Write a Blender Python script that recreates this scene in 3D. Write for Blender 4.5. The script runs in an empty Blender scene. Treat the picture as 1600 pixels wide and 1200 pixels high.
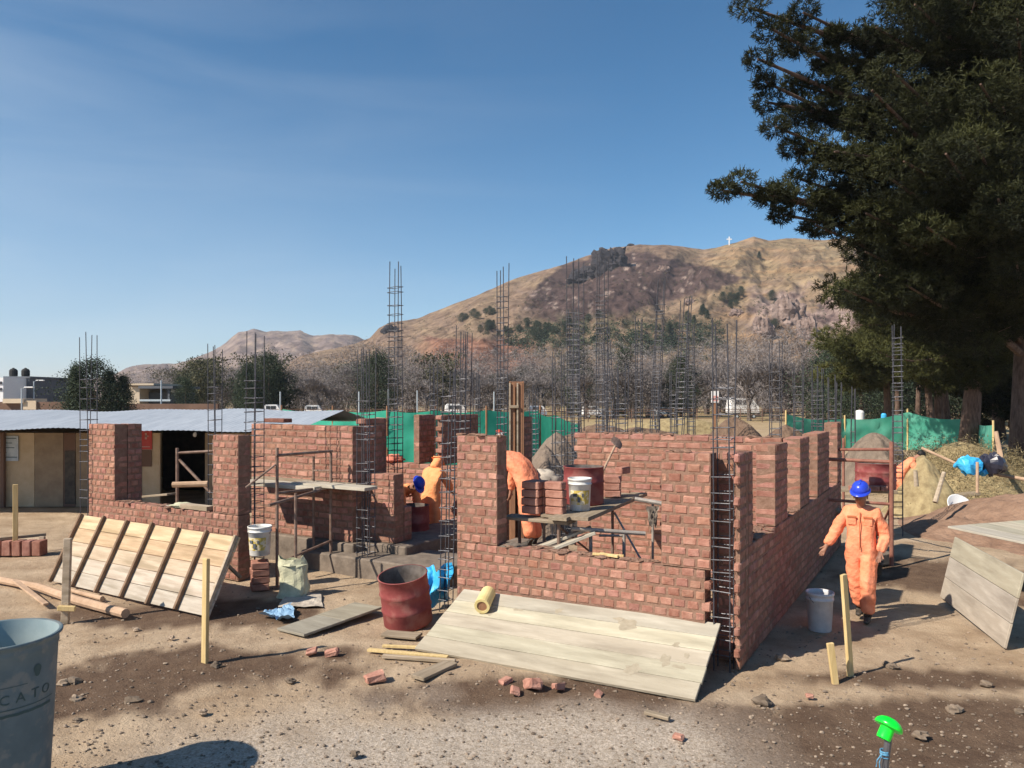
import bpy, math, random
import numpy as np
from mathutils import Vector, Matrix, Euler, noise
C = bpy.context.scene.collection
SC = bpy.context.scene
RAD = math.radians
random.seed(7)
rng = np.random.default_rng(11)

# ------------------------------------------------------------------ camera, sky, sun, exposure
HAZE = .00016
H, F, HY = 2.8, 1190.0, 620.0          # eye height, focal length in photo pixels, horizon row
cd = bpy.data.cameras.new('camera'); cam = bpy.data.objects.new('camera', cd); C.objects.link(cam)
cam.location = (0, 0, H); cam.rotation_euler = (RAD(90), 0, 0)
cd.sensor_width = 36; cd.lens = F / 1600 * 36; cd.shift_y = (HY - 600) / 1600
cd.clip_start = 0.1; cd.clip_end = 12000
SC.camera = cam
SUN_AZ, SUN_EL = math.atan2(-.865, -.5), RAD(42)
w = bpy.data.worlds.new('World'); SC.world = w; w.use_nodes = True
nt = w.node_tree; bg = nt.nodes['Background']
sky = nt.nodes.new('ShaderNodeTexSky'); sky.sky_type = 'NISHITA'; sky.sun_disc = False
sky.sun_elevation = SUN_EL; sky.sun_rotation = SUN_AZ % (2 * math.pi)
sky.altitude = 1500; sky.air_density = 1.0; sky.dust_density = 1.0; sky.ozone_density = 3.0
_s = nt.nodes.new('ShaderNodeSeparateColor'); _c = nt.nodes.new('ShaderNodeCombineColor'); nt.links.new(sky.outputs[0], _s.inputs[0])
for _i, (_k, _p) in enumerate(((4.9, 1.78), (6.2, 1.20), (6.6, 1.08))):      # deepen the high-altitude blue
    _m = nt.nodes.new('ShaderNodeMath'); _m.operation = 'POWER'; _m.inputs[1].default_value = _p
    _n = nt.nodes.new('ShaderNodeMath'); _n.operation = 'MULTIPLY'; _n.inputs[1].default_value = _k ** (1 - _p)
    nt.links.new(_s.outputs[_i], _m.inputs[0]); nt.links.new(_m.outputs[0], _n.inputs[0]); nt.links.new(_n.outputs[0], _c.inputs[_i])
_tc = nt.nodes.new('ShaderNodeTexCoord'); _mp = nt.nodes.new('ShaderNodeMapping'); _mp.inputs['Scale'].default_value = (1.2, 1.2, 7); _mp.inputs['Rotation'].default_value = (0, .12, 0)
_nz = nt.nodes.new('ShaderNodeTexNoise'); _nz.inputs['Scale'].default_value = 1.6; _nz.inputs['Detail'].default_value = 7; _nz.inputs['Distortion'].default_value = .6
_rp = nt.nodes.new('ShaderNodeValToRGB'); _rp.color_ramp.elements[0].position = .45; _rp.color_ramp.elements[1].position = .78
_rp.color_ramp.elements[1].color = (.22, .22, .22, 1)
_sx = nt.nodes.new('ShaderNodeSeparateXYZ'); nt.links.new(_tc.outputs['Generated'], _sx.inputs[0])
_mr = nt.nodes.new('ShaderNodeMapRange'); _mr.inputs[1].default_value = .15; _mr.inputs[2].default_value = -.7; _mr.inputs[3].default_value = 0; _mr.inputs[4].default_value = 1; nt.links.new(_sx.outputs[0], _mr.inputs[0])
_ml = nt.nodes.new('ShaderNodeMath'); _ml.operation = 'MULTIPLY'; nt.links.new(_mr.outputs[0], _ml.inputs[1])
_mx = nt.nodes.new('ShaderNodeMixRGB'); _mx.inputs[2].default_value = (6.6, 7.0, 7.4, 1)      # thin cirrus
for a_, b_ in ((_tc.outputs['Generated'], _mp.inputs[0]), (_mp.outputs[0], _nz.inputs[0]), (_nz.outputs[0], _rp.inputs[0]), (_rp.outputs[0], _ml.inputs[0]), (_ml.outputs[0], _mx.inputs[0]), (_c.outputs[0], _mx.inputs[1]), (_mx.outputs[0], bg.inputs[0])): nt.links.new(a_, b_)
_hz = nt.nodes.new('ShaderNodeMapRange'); _hz.inputs[1].default_value = .42; _hz.inputs[2].default_value = .0; _hz.inputs[3].default_value = 0; _hz.inputs[4].default_value = .5; nt.links.new(_sx.outputs[2], _hz.inputs[0])
_hl = nt.nodes.new('ShaderNodeMath'); _hl.operation = 'MULTIPLY'; nt.links.new(_hz.outputs[0], _hl.inputs[0]); nt.links.new(_mr.outputs[0], _hl.inputs[1])
_hm = nt.nodes.new('ShaderNodeMixRGB'); _hm.inputs[2].default_value = (5.4, 6.2, 7.0, 1); nt.links.new(_hl.outputs[0], _hm.inputs[0]); nt.links.new(_mx.outputs[0], _hm.inputs[1]); nt.links.new(_hm.outputs[0], bg.inputs[0])   # pale dusty air low on the left
bg.inputs[1].default_value = 0.09
sd = bpy.data.lights.new('sun', 'SUN'); sd.energy = 5.0; sd.angle = RAD(0.6); sd.color = (1, .90, .76)
so = bpy.data.objects.new('sun', sd); C.objects.link(so)
SUNV = Vector((math.sin(SUN_AZ) * math.cos(SUN_EL), math.cos(SUN_AZ) * math.cos(SUN_EL), math.sin(SUN_EL)))
so.rotation_euler = SUNV.to_track_quat('Z', 'Y').to_euler(); so.location = (-30, -20, 40)
SC.view_settings.view_transform = 'Standard'; SC.view_settings.look = 'None'
SC.view_settings.exposure = 0.58; SC.view_settings.gamma = 1

# ------------------------------------------------------------------ helpers
def W(px, py, D):                       # photo pixel at depth D -> world point
    return Vector(((px - 800) / F * D, D, H - (py - HY) / F * D))
def G(px, py, z=0.0):                   # photo pixel on the level z -> world point
    D = (H - z) * F / (py - HY)
    return Vector(((px - 800) / F * D, D, z))

class MB:
    def __init__(s): s.v = []; s.f = []; s.m = []; s.c = []; s.n = 0
    def add(s, verts, faces, mi=0, col=(1, 1, 1)):
        b = s.n
        s.v.extend([tuple(p) for p in verts]); s.n += len(verts)
        for f in faces:
            s.f.append(tuple(i + b for i in f)); s.m.append(mi); s.c.append(col)
        return s
    def box(s, c, size, R=None, mi=0, col=(1, 1, 1), ch=0.0, jit=0.0):
        hx, hy, hz = size[0] / 2, size[1] / 2, size[2] / 2
        if ch <= 0:
            vs = [Vector((x * hx, y * hy, z * hz)) for x in (-1, 1) for y in (-1, 1) for z in (-1, 1)]
            fs = BOXF
        else:
            ch = min(ch, hx * .8, hy * .8, hz * .8)
            vs = []
            for x in (-1, 1):
                for y in (-1, 1):
                    for z in (-1, 1):
                        vs += [Vector((x * hx, y * (hy - ch), z * (hz - ch))), Vector((x * (hx - ch), y * hy, z * (hz - ch))),
                               Vector((x * (hx - ch), y * (hy - ch), z * hz))]
            fs = CHF
        if jit:
            vs = [p + Vector((random.uniform(-jit, jit), random.uniform(-jit, jit), random.uniform(-jit, jit))) for p in vs]
        c = Vector(c)
        s.add([(R @ p if R is not None else p) + c for p in vs], fs, mi, col); return s
    def tube(s, pts, r, n=6, mi=0, col=(1, 1, 1), cap=True):
        pts = [Vector(p) for p in pts]
        rs = r if isinstance(r, (list, tuple)) else [r] * len(pts)
        vs, fs = [], []
        up = Vector((0, 0, 1))
        for i, p in enumerate(pts):
            t = (pts[min(i + 1, len(pts) - 1)] - pts[max(i - 1, 0)])
            if t.length < 1e-9: t = Vector((0, 0, 1))
            t.normalize()
            a = t.cross(Vector((1, 0, 0)) if abs(t.z) > .9 else up).normalized(); b = t.cross(a)
            for k in range(n):
                an = 2 * math.pi * k / n
                vs.append(p + (a * math.cos(an) + b * math.sin(an)) * rs[i])
        for i in range(len(pts) - 1):
            for k in range(n):
                fs.append((i * n + k, i * n + (k + 1) % n, (i + 1) * n + (k + 1) % n, (i + 1) * n + k))
        if cap:
            fs.append(tuple(range(n - 1, -1, -1))); fs.append(tuple((len(pts) - 1) * n + k for k in range(n)))
        s.add(vs, fs, mi, col); return s
    def lathe(s, prof, n=28, mi=0, col=(1, 1, 1), M=None):
        vs, fs = [], []
        for (r, z) in prof:
            for k in range(n):
                an = 2 * math.pi * k / n
                p = Vector((r * math.cos(an), r * math.sin(an), z))
                vs.append(M @ p if M is not None else p)
        for i in range(len(prof) - 1):
            for k in range(n):
                fs.append((i * n + k, i * n + (k + 1) % n, (i + 1) * n + (k + 1) % n, (i + 1) * n + k))
        s.add(vs, fs, mi, col); return s
    def blob(s, c, size, amp=.25, seed=0, n=10, mi=0, col=(1, 1, 1), freq=1.6, flat=-9):
        vs, fs = [], []
        m = n // 2 + 2
        for i in range(m + 1):
            th = math.pi * i / m
            for k in range(n):
                an = 2 * math.pi * k / n
                d = Vector((math.sin(th) * math.cos(an), math.sin(th) * math.sin(an), math.cos(th)))
                q = 1 + amp * noise.noise(d * freq + Vector((seed * 7.3, seed * 3.1, 0))) * 2
                z = max(d.z * q, flat)
                vs.append(Vector(c) + Vector((d.x * q * size[0], d.y * q * size[1], z * size[2])))
        for i in range(m):
            for k in range(n):
                fs.append((i * n + k, (i + 1) * n + k, (i + 1) * n + (k + 1) % n, i * n + (k + 1) % n))
        s.add(vs, fs, mi, col); return s
    def build(s, name, mats, parent=None, origin=None, smooth=False, M=None, weld=False):
        V = np.array(s.v, dtype=np.float64).reshape(-1, 3)
        if origin is None and parent is None and M is None:
            mn, mx = V.min(0), V.max(0); origin = ((mn[0] + mx[0]) / 2, (mn[1] + mx[1]) / 2, mn[2])
        if origin is not None: V = V - np.array(origin)
        me = bpy.data.meshes.new(name)
        me.from_pydata(V.tolist(), [], s.f)
        if not isinstance(mats, (list, tuple)): mats = [mats]
        for m in mats: me.materials.append(m)
        me.polygons.foreach_set('material_index', s.m)
        at = me.color_attributes.new('col', 'FLOAT_COLOR', 'CORNER')
        cnt = np.array([len(f) for f in s.f]); cc = np.array(s.c, dtype=np.float32).reshape(-1, 3)
        cc = np.hstack([cc, np.ones((len(cc), 1), np.float32)])
        at.data.foreach_set('color', np.repeat(cc, cnt, axis=0).ravel())
        if smooth: me.polygons.foreach_set('use_smooth', [True] * len(me.polygons))
        me.update()
        o = bpy.data.objects.new(name, me); C.objects.link(o)
        if M is not None: o.matrix_world = M
        elif origin is not None and parent is None: o.location = origin
        if parent is not None: o.parent = parent
        return o
BOXF = [(0, 1, 3, 2), (4, 6, 7, 5), (0, 4, 5, 1), (2, 3, 7, 6), (0, 2, 6, 4), (1, 5, 7, 3)]
def _chf():
    idx = lambda x, y, z, a: (((x > 0) * 4 + (y > 0) * 2 + (z > 0)) * 3 + a)
    pos = {}
    for x in (-1, 1):
        for y in (-1, 1):
            for z in (-1, 1):
                for a in range(3):
                    q = [x * .8, y * .8, z * .8]; q[a] /= .8; pos[idx(x, y, z, a)] = Vector(q)
    fs = []
    for s_ in (-1, 1):
        for a in range(3):
            o = [i for i in range(3) if i != a]; f = []
            for (p, q) in ((-1, -1), (1, -1), (1, 1), (-1, 1)):
                t = [0, 0, 0]; t[a] = s_; t[o[0]] = p; t[o[1]] = q; f.append(idx(*t, a))
            fs.append(f)
    for a in range(3):
        o = [i for i in range(3) if i != a]
        for p in (-1, 1):
            for q in (-1, 1):
                t0 = [0, 0, 0]; t0[a] = -1; t0[o[0]] = p; t0[o[1]] = q
                t1 = list(t0); t1[a] = 1
                fs.append([idx(*t0, o[0]), idx(*t1, o[0]), idx(*t1, o[1]), idx(*t0, o[1])])
    for x in (-1, 1):
        for y in (-1, 1):
            for z in (-1, 1): fs.append([idx(x, y, z, 0), idx(x, y, z, 1), idx(x, y, z, 2)])
    out = []
    for f in fs:
        c = sum((pos[i] for i in f), Vector()) / len(f)
        nn = (pos[f[1]] - pos[f[0]]).cross(pos[f[2]] - pos[f[0]])
        out.append(tuple(f) if nn.dot(c) > 0 else tuple(reversed(f)))
    return out
CHF = _chf()

def tag(o, label=None, cat=None, group=None, kind=None):
    if label: o['label'] = label
    if cat: o['category'] = cat
    if group: o['group'] = group
    if kind: o['kind'] = kind
    return o
def empty(name, loc, rz=0):
    o = bpy.data.objects.new(name, None); C.objects.link(o)
    o.location = loc; o.rotation_euler = (0, 0, rz); o.empty_display_size = .2
    return o
def kids(o): return list(KIDS.get(o.name, []))
def copy_tree(o, parent=None):
    c = o.copy(); C.objects.link(c); c.parent = parent
    for ch in o.children: copy_tree(ch, c)
    return c

# ------------------------------------------------------------------ materials
MATS = {}
def mat(name, c1, c2=None, scale=6.0, rough=.85, bump=.3, bscale=40.0, attr=False, stretch=None, detail=6.0,
        spec=.3, metal=0.0, trans=0.0, lo=.35, hi=.65, c3=None, s3=1.0, coat=0.0, alpha=None, bdist=.01):
    if name in MATS: return MATS[name]
    m = bpy.data.materials.new(name); m.use_nodes = True; t = m.node_tree; N = t.nodes; L = t.links
    b = N['Principled BSDF']
    tc = N.new('ShaderNodeTexCoord'); mp = N.new('ShaderNodeMapping'); L.new(tc.outputs['Object'], mp.inputs[0])
    if stretch: mp.inputs['Scale'].default_value = stretch
    n1 = N.new('ShaderNodeTexNoise'); n1.inputs['Scale'].default_value = scale; n1.inputs['Detail'].default_value = detail
    n1.inputs['Roughness'].default_value = .62
    L.new(mp.outputs[0], n1.inputs[0])
    cr = N.new('ShaderNodeValToRGB'); cr.color_ramp.elements[0].position = lo; cr.color_ramp.elements[1].position = hi
    cr.color_ramp.elements[0].color = (*c1, 1); cr.color_ramp.elements[1].color = (*(c2 or c1), 1)
    L.new(n1.outputs[0], cr.inputs[0]); out = cr.outputs[0]
    if c3 is not None:
        n3 = N.new('ShaderNodeTexNoise'); n3.inputs['Scale'].default_value = s3; n3.inputs['Detail'].default_value = 5
        L.new(mp.outputs[0], n3.inputs[0])
        r3 = N.new('ShaderNodeValToRGB'); r3.color_ramp.elements[0].position = .52; r3.color_ramp.elements[1].position = .62
        L.new(n3.outputs[0], r3.inputs[0])
        mx = N.new('ShaderNodeMixRGB'); L.new(r3.outputs[0], mx.inputs[0]); L.new(out, mx.inputs[1]); mx.inputs[2].default_value = (*c3, 1)
        out = mx.outputs[0]
    if attr:
        a = N.new('ShaderNodeVertexColor'); a.layer_name = 'col'
        mm = N.new('ShaderNodeMixRGB'); mm.blend_type = 'MULTIPLY'; mm.inputs[0].default_value = 1
        L.new(out, mm.inputs[1]); L.new(a.outputs[0], mm.inputs[2]); out = mm.outputs[0]
    L.new(out, b.inputs['Base Color'])
    b.inputs['Roughness'].default_value = rough; b.inputs['Specular IOR Level'].default_value = spec
    b.inputs['Metallic'].default_value = metal
    if trans: b.inputs['Transmission Weight'].default_value = trans
    if coat: b.inputs['Coat Weight'].default_value = coat
    if alpha is not None: b.inputs['Alpha'].default_value = alpha
    if bump:
        nb = N.new('ShaderNodeTexNoise'); nb.inputs['Scale'].default_value = bscale; nb.inputs['Detail'].default_value = 5
        L.new(mp.outputs[0], nb.inputs[0])
        bp = N.new('ShaderNodeBump'); bp.inputs['Strength'].default_value = bump; bp.inputs['Distance'].default_value = bdist
        L.new(nb.outputs[0], bp.inputs['Height']); L.new(bp.outputs[0], b.inputs['Normal'])
    MATS[name] = m; return m

BRICK = mat('brick_clay', (.275, .125, .092), (.40, .215, .165), scale=9, attr=True, bump=.7, bscale=70, rough=.93, spec=.15)
MORTAR = mat('mortar', (.195, .115, .082), (.28, .175, .13), scale=14, bump=.8, bscale=50, rough=.95, spec=.1)
WOODP = mat('pale_board', (.35, .275, .20), (.48, .40, .305), scale=5, stretch=(.35, 3, 3), bump=.5, bscale=45, attr=True, rough=.85,
            c3=(.30, .24, .17), s3=2.2, spec=.15)
WOODF = mat('formwork_board', (.33, .295, .24), (.52, .48, .40), scale=2.2, stretch=(.5, 3.2, 3), bump=.5, bscale=40, attr=True, rough=.85, spec=.15, c3=(.42, .38, .31), s3=2.4, detail=9)
WOODG = mat('weathered_board', (.22, .175, .125), (.33, .27, .20), scale=5, stretch=(.5, 5, 5), bump=.5, bscale=40, attr=True, rough=.9, spec=.15)
WOODY = mat('yellow_stake_wood', (.52, .38, .17), (.64, .49, .25), scale=6, stretch=(5, 5, .5), bump=.3, rough=.8)
WOODB = mat('brown_timber', (.24, .12, .07), (.34, .18, .10), scale=6, stretch=(5, 5, .5), bump=.4, rough=.85)
LOGM = mat('peeled_log', (.36, .24, .16), (.50, .35, .24), scale=5, bump=.6, bscale=20, rough=.9)
STEEL = mat('rebar_steel', (.045, .048, .060), (.085, .085, .10), scale=12, bump=.3, rough=.7, metal=.3, spec=.4)
STEELL = mat('stirrup_steel', (.09, .092, .105), (.17, .17, .185), scale=12, bump=.3, rough=.5, metal=.5, spec=.5)
PIPE = mat('scaffold_pipe', (.16, .10, .075), (.28, .2, .16), scale=9, bump=.3, rough=.65, metal=.2)
REDM = mat('red_drum_paint', (.20, .04, .042), (.29, .08, .072), scale=5, rough=.6, bump=.25, bscale=14, spec=.3, c3=(.30, .115, .10), s3=5)
DRUMIN = mat('drum_inside', (.11, .09, .08), (.22, .19, .17), scale=7, rough=.9)
CONCR = mat('wet_mix', (.06, .05, .045), (.12, .10, .09), scale=14, rough=.6, bump=.9, bscale=20)
WHITEP = mat('white_plastic', (.62, .62, .60), (.75, .75, .72), scale=7, rough=.45, bump=.1, c3=(.5, .47, .42), s3=5)
BUCKG = mat('grey_plastic', (.46, .46, .48), (.58, .58, .59), scale=7, rough=.5, bump=.1)
BLUEB = mat('shaded_barrel_plastic', (.085, .125, .145), (.125, .17, .19), scale=3, rough=.6, bump=.12, bscale=20, c3=(.17, .19, .19), s3=9)  # barrel plastic with the shade on its outside put into the colour
BLUEI = mat('lit_barrel_inside', (.24, .31, .33), (.30, .37, .385), scale=5, rough=.5, bump=.05)  # lighter copy of the barrel plastic for the lit inside
INK = mat('dark_print', (.035, .07, .075), (.05, .09, .095), rough=.6, bump=0)
ORANGE = mat('orange_cloth', (.82, .255, .13), (.94, .35, .20), scale=6, rough=.9, bump=.8, bscale=22, spec=.1, bdist=.02)
ORANGEP = mat('faded_orange_cloth', (.80, .30, .12), (.92, .39, .18), scale=6, rough=.9, bump=.8, bscale=22, spec=.1, bdist=.02)
SKIN = mat('skin', (.26, .13, .085), (.33, .175, .12), rough=.6, bump=.1)
BOOT = mat('boot_rubber', (.03, .028, .026), (.09, .075, .06), rough=.6)
HAIR = mat('black_hair', (.01, .009, .008), (.02, .018, .016), rough=.6)
HELB = mat('blue_helmet_plastic', (.02, .05, .50), (.03, .07, .6), rough=.3, bump=0, spec=.5)
HELR = mat('red_helmet_plastic', (.38, .05, .03), (.45, .07, .04), rough=.35, bump=0)
TARPB = mat('blue_tarp', (.03, .33, .68), (.06, .45, .78), scale=7, rough=.45, bump=.5, bscale=12, spec=.4)
TARPD = mat('faded_blue_sheet', (.16, .30, .46), (.25, .4, .56), scale=7, rough=.5, bump=.5, bscale=12)
SACK = mat('pale_green_sack', (.42, .42, .29), (.54, .53, .38), scale=9, rough=.85, bump=.6, bscale=60)
CLOTH = mat('dusty_rag', (.36, .31, .26), (.48, .43, .36), scale=9, rough=.95, bump=.5, bscale=40)
PLASTIC_Y = mat('yellow_block', (.62, .50, .22), (.7, .6, .3), rough=.7, bump=.2)
GREENCAP = mat('green_cap_plastic', (.0, .78, .03), (.01, .86, .05), rough=.3, bump=0, spec=.5)
TWINE = mat('blue_twine', (.08, .26, .42), (.14, .34, .5), rough=.8, bump=0)
TIN = mat('tin_roof', (.34, .375, .42), (.44, .475, .52), scale=3, rough=.55, bump=.1, metal=0.0, spec=.5, stretch=(3, .4, 1))
WALLT = mat('tan_panel', (.24, .18, .125), (.32, .25, .17), scale=3, rough=.9, bump=.2)
WALLC = mat('cream_panel', (.44, .34, .22), (.52, .42, .29), scale=3, rough=.9, bump=.2)
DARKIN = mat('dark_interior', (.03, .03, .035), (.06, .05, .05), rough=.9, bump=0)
REDSIGN = mat('red_sign', (.42, .05, .045), (.48, .07, .06), rough=.5, bump=0)
WHITE = mat('white_paint', (.75, .76, .77), (.82, .82, .82), rough=.5, bump=0)
SIGNB = mat('blue_white_sign', (.38, .45, .52), (.5, .56, .6), rough=.5, bump=0)
GLASSD = mat('dark_glass', (.03, .04, .05), (.05, .06, .07), rough=.15, bump=0, spec=.6)
TYRE = mat('tyre', (.02, .02, .02), (.03, .03, .03), rough=.8, bump=0)
HOUSET = mat('adobe_wall', (.36, .24, .16), (.46, .32, .22), scale=.6, rough=.95, bump=.2, bscale=2)
HOUSEG = mat('slate_grey_wall', (.10, .11, .13), (.13, .14, .16), scale=.5, rough=.9, bump=0)
HOUSEB = mat('brown_wall', (.13, .08, .06), (.19, .12, .09), scale=.6, rough=.95, bump=.1)
HOUSEP = mat('pale_wall', (.52, .42, .31), (.6, .5, .38), scale=.6, rough=.9, bump=.1)
ROOFO = mat('olive_roof', (.33, .28, .14), (.4, .34, .19), scale=.6, rough=.9, bump=.1)
ROOFG = mat('green_roof', (.03, .22, .16), (.05, .27, .2), rough=.7, bump=0)
ROCK = mat('crag_rock', (.012, .012, .017), (.055, .048, .052), scale=.12, rough=.95, bump=1, bscale=.3, bdist=1.5)
STONE = mat('field_stone', (.20, .155, .12), (.33, .27, .215), scale=12, rough=.95, bump=.5, attr=True)
STRAW = mat('dry_straw', (.20, .15, .08), (.36, .29, .16), scale=5, rough=.95, bump=.6, bscale=20, attr=True)
MOUND = mat('heap_earth', (.12, .075, .052), (.20, .135, .095), scale=3.5, rough=.97, bump=1, bscale=14, bdist=.05)
MOUNDG = mat('heap_grey_sand', (.15, .115, .09), (.23, .18, .14), scale=4, rough=.97, bump=1, bscale=14, bdist=.04)
MOUNDR = mat('heap_red_earth', (.19, .115, .078), (.28, .18, .125), scale=2.5, rough=.97, bump=1, bscale=12, bdist=.05)
PLINTH = mat('raw_concrete', (.13, .105, .085), (.22, .18, .145), scale=5, rough=.95, bump=.7, bscale=22)
def net_mat():
    m = bpy.data.materials.new('green_net'); m.use_nodes = True; t = m.node_tree; N = t.nodes; L = t.links
    b = N['Principled BSDF']; tc = N.new('ShaderNodeTexCoord')
    n = N.new('ShaderNodeTexNoise'); n.inputs['Scale'].default_value = 1.2; n.inputs['Detail'].default_value = 6
    L.new(tc.outputs['Object'], n.inputs[0])
    cr = N.new('ShaderNodeValToRGB'); cr.color_ramp.elements[0].position = .35; cr.color_ramp.elements[1].position = .7
    cr.color_ramp.elements[0].color = (.02, .34, .22, 1); cr.color_ramp.elements[1].color = (.06, .48, .33, 1)
    L.new(n.outputs[0], cr.inputs[0]); L.new(cr.outputs[0], b.inputs['Base Color'])
    b.inputs['Roughness'].default_value = .8
    tr = N.new('ShaderNodeBsdfTranslucent'); L.new(cr.outputs[0], tr.inputs[0])
    mx = N.new('ShaderNodeMixShader'); mx.inputs[0].default_value = .3
    L.new(b.outputs[0], mx.inputs[1]); L.new(tr.outputs[0], mx.inputs[2])
    L.new(mx.outputs[0], N['Material Output'].inputs[0]); return m
NET = net_mat()
NETR = net_mat(); NETR.name = 'pale_green_net'
for n_ in NETR.node_tree.nodes:
    if n_.type == 'VALTORGB':
        n_.color_ramp.elements[0].color = (.05, .33, .235, 1); n_.color_ramp.elements[1].color = (.14, .48, .36, 1)
def leaf_mat(name, c1, c2, tr=.25, rough=.75):
    m = bpy.data.materials.new(name); m.use_nodes = True; t = m.node_tree; N = t.nodes; L = t.links
    b = N['Principled BSDF']; a = N.new('ShaderNodeVertexColor'); a.layer_name = 'col'
    g = N.new('ShaderNodeMixRGB'); g.inputs[1].default_value = (*c1, 1); g.inputs[2].default_value = (*c2, 1)
    sp = N.new('ShaderNodeSeparateColor'); L.new(a.outputs[0], sp.inputs[0]); L.new(sp.outputs[0], g.inputs[0])
    L.new(g.outputs[0], b.inputs['Base Color']); b.inputs['Roughness'].default_value = rough
    b.inputs['Specular IOR Level'].default_value = .25
    t2 = N.new('ShaderNodeBsdfTranslucent'); L.new(g.outputs[0], t2.inputs[0])
    mx = N.new('ShaderNodeMixShader'); mx.inputs[0].default_value = tr
    L.new(b.outputs[0], mx.inputs[1]); L.new(t2.outputs[0], mx.inputs[2]); L.new(mx.outputs[0], N['Material Output'].inputs[0])
    return m
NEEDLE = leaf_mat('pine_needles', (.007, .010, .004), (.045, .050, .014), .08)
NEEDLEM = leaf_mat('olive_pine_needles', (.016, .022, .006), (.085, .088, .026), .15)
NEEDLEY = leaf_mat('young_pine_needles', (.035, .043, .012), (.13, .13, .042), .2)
CYPRESS = leaf_mat('dark_evergreen_leaf', (.02, .034, .022), (.06, .08, .045), .1)
OLIVE = leaf_mat('olive_leaf', (.05, .055, .03), (.12, .115, .065), .2)
TWIG = leaf_mat('bare_twig', (.115, .10, .097), (.30, .27, .265), .1)
BARK = mat('pine_bark', (.07, .045, .035), (.16, .11, .085), scale=5, bump=1, bscale=9, rough=.95, stretch=(2, 2, .5), bdist=.04)
BARKG = mat('grey_bark', (.12, .1, .09), (.2, .17, .15), scale=5, bump=.4, bscale=9, rough=.95)

# ------------------------------------------------------------------ ground
def fbm(x, y, seed=0, o=4):
    """vectorised value noise"""
    tot = np.zeros_like(x); amp = 1.0; fr = 1.0; nrm = 0
    for k in range(o):
        xi = np.floor(x * fr).astype(np.int64); yi = np.floor(y * fr).astype(np.int64)
        xf = x * fr - xi; yf = y * fr - yi
        sx = xf * xf * (3 - 2 * xf); sy = yf * yf * (3 - 2 * yf)
        def h(a, b):
            n = (a * 374761393 + b * 668265263 + (seed + k) * 974634777) & 0xffffffff
            n = ((n ^ (n >> 13)) * 1274126177) & 0xffffffff
            return ((n ^ (n >> 16)) & 0xffff) / 65535.0
        v = (h(xi, yi) * (1 - sx) + h(xi + 1, yi) * sx) * (1 - sy) + (h(xi, yi + 1) * (1 - sx) + h(xi + 1, yi + 1) * sx) * sy
        tot += amp * (v * 2 - 1); nrm += amp; amp *= .5; fr *= 2.03
    return tot / nrm
def grid_obj(name, X, Y, Z, m, col=None, wrap=False):
    nr, nc = X.shape
    V = np.stack([X, Y, Z], -1).reshape(-1, 3)
    i = np.arange(nr - 1)[:, None]; j = np.arange(nc if wrap else nc - 1)[None, :]; j2 = (j + 1) % nc
    Fc = np.stack([i * nc + j, i * nc + j2, (i + 1) * nc + j2, (i + 1) * nc + j], -1).reshape(-1, 4)
    me = bpy.data.meshes.new(name)
    me.vertices.add(len(V)); me.vertices.foreach_set('co', V.ravel())
    me.loops.add(len(Fc) * 4); me.loops.foreach_set('vertex_index', Fc.ravel().astype(np.int32))
    me.polygons.add(len(Fc)); me.polygons.foreach_set('loop_start', np.arange(0, len(Fc) * 4, 4, dtype=np.int32))
    me.polygons.foreach_set('use_smooth', [True] * len(Fc))
    me.update(calc_edges=True); me.materials.append(m)
    if col is not None:
        at = me.color_attributes.new('col', 'FLOAT_COLOR', 'POINT')
        c4 = np.concatenate([col.reshape(-1, 3), np.ones((len(V), 1))], 1).astype(np.float32)
        at.data.foreach_set('color', c4.ravel())
    o = bpy.data.objects.new(name, me); C.objects.link(o); return o

def gheight(X, Y):
    n = fbm(X * .5, Y * .5, 3, 5) * .05 + fbm(X * 3, Y * 3, 5, 4) * .022
    fade = np.clip(1.2 - np.hypot(X, Y) / 60, 0, 1)
    # two shallow wheel ruts in front
    r = np.exp(-((Y - 6.1 + .12 * np.sin(X * 1.3)) / .16) ** 2) * np.clip((X - .6) / 1.5, 0, 1)
    return (n - .035 * r) * fade - .01
def gz(x, y): return float(gheight(np.array([[x]]), np.array([[y]]))[0, 0])
def ell(X, Y, px, py, rx, ry):
    c = G(px, py); return 1 - np.hypot((X - c.x) / rx, (Y - c.y) / ry)
az = np.concatenate([np.linspace(-RAD(46), RAD(46), 560), np.linspace(RAD(46), RAD(314), 60)[1:-1]])
rr = np.concatenate([[.3], np.geomspace(1.2, 6000, 430)])
AZ, RR = np.meshgrid(az, rr); GX = np.sin(AZ) * RR; GY = np.cos(AZ) * RR
GZ = gheight(GX, GY)
wob = fbm(GX * 1.1, GY * 1.1, 9, 5) * .75 + fbm(GX * 5, GY * 5, 21, 3) * .3
damp = np.maximum.reduce([ell(GX, GY, 300, 1045, 1.35, .75), ell(GX, GY, 100, 1090, 1.1, .6), ell(GX, GY, 860, 1085, 1.5, .4), ell(GX, GY, 1000, 1120, 1.4, .42),
     ell(GX, GY, 1420, 1130, 1.5, .6), ell(GX, GY, 1340, 1190, 1.3, .4), ell(GX, GY, 300, 960, 1.4, .6), ell(GX, GY, 1400, 1060, 1.5, .3) - .2, ell(GX, GY, 1480, 900, 1.5, 1.6) - .15])
damp = np.clip((damp + wob) * 3.2 + .75, 0, 1)
grav = np.clip((7.3 - GY + fbm(GX * .8, GY * .8, 31, 4) * 1.5 + .25 * (1.5 - np.abs(GX + .6))) * .9, 0, 1) * np.clip(2.9 - np.abs(GX + .5), 0, 1)
grass = np.clip((np.hypot(GX, GY) - 45) / 30, 0, 1) * np.clip(.75 + fbm(GX * .05, GY * .05, 41, 4) * .6, 0, 1)
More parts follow.
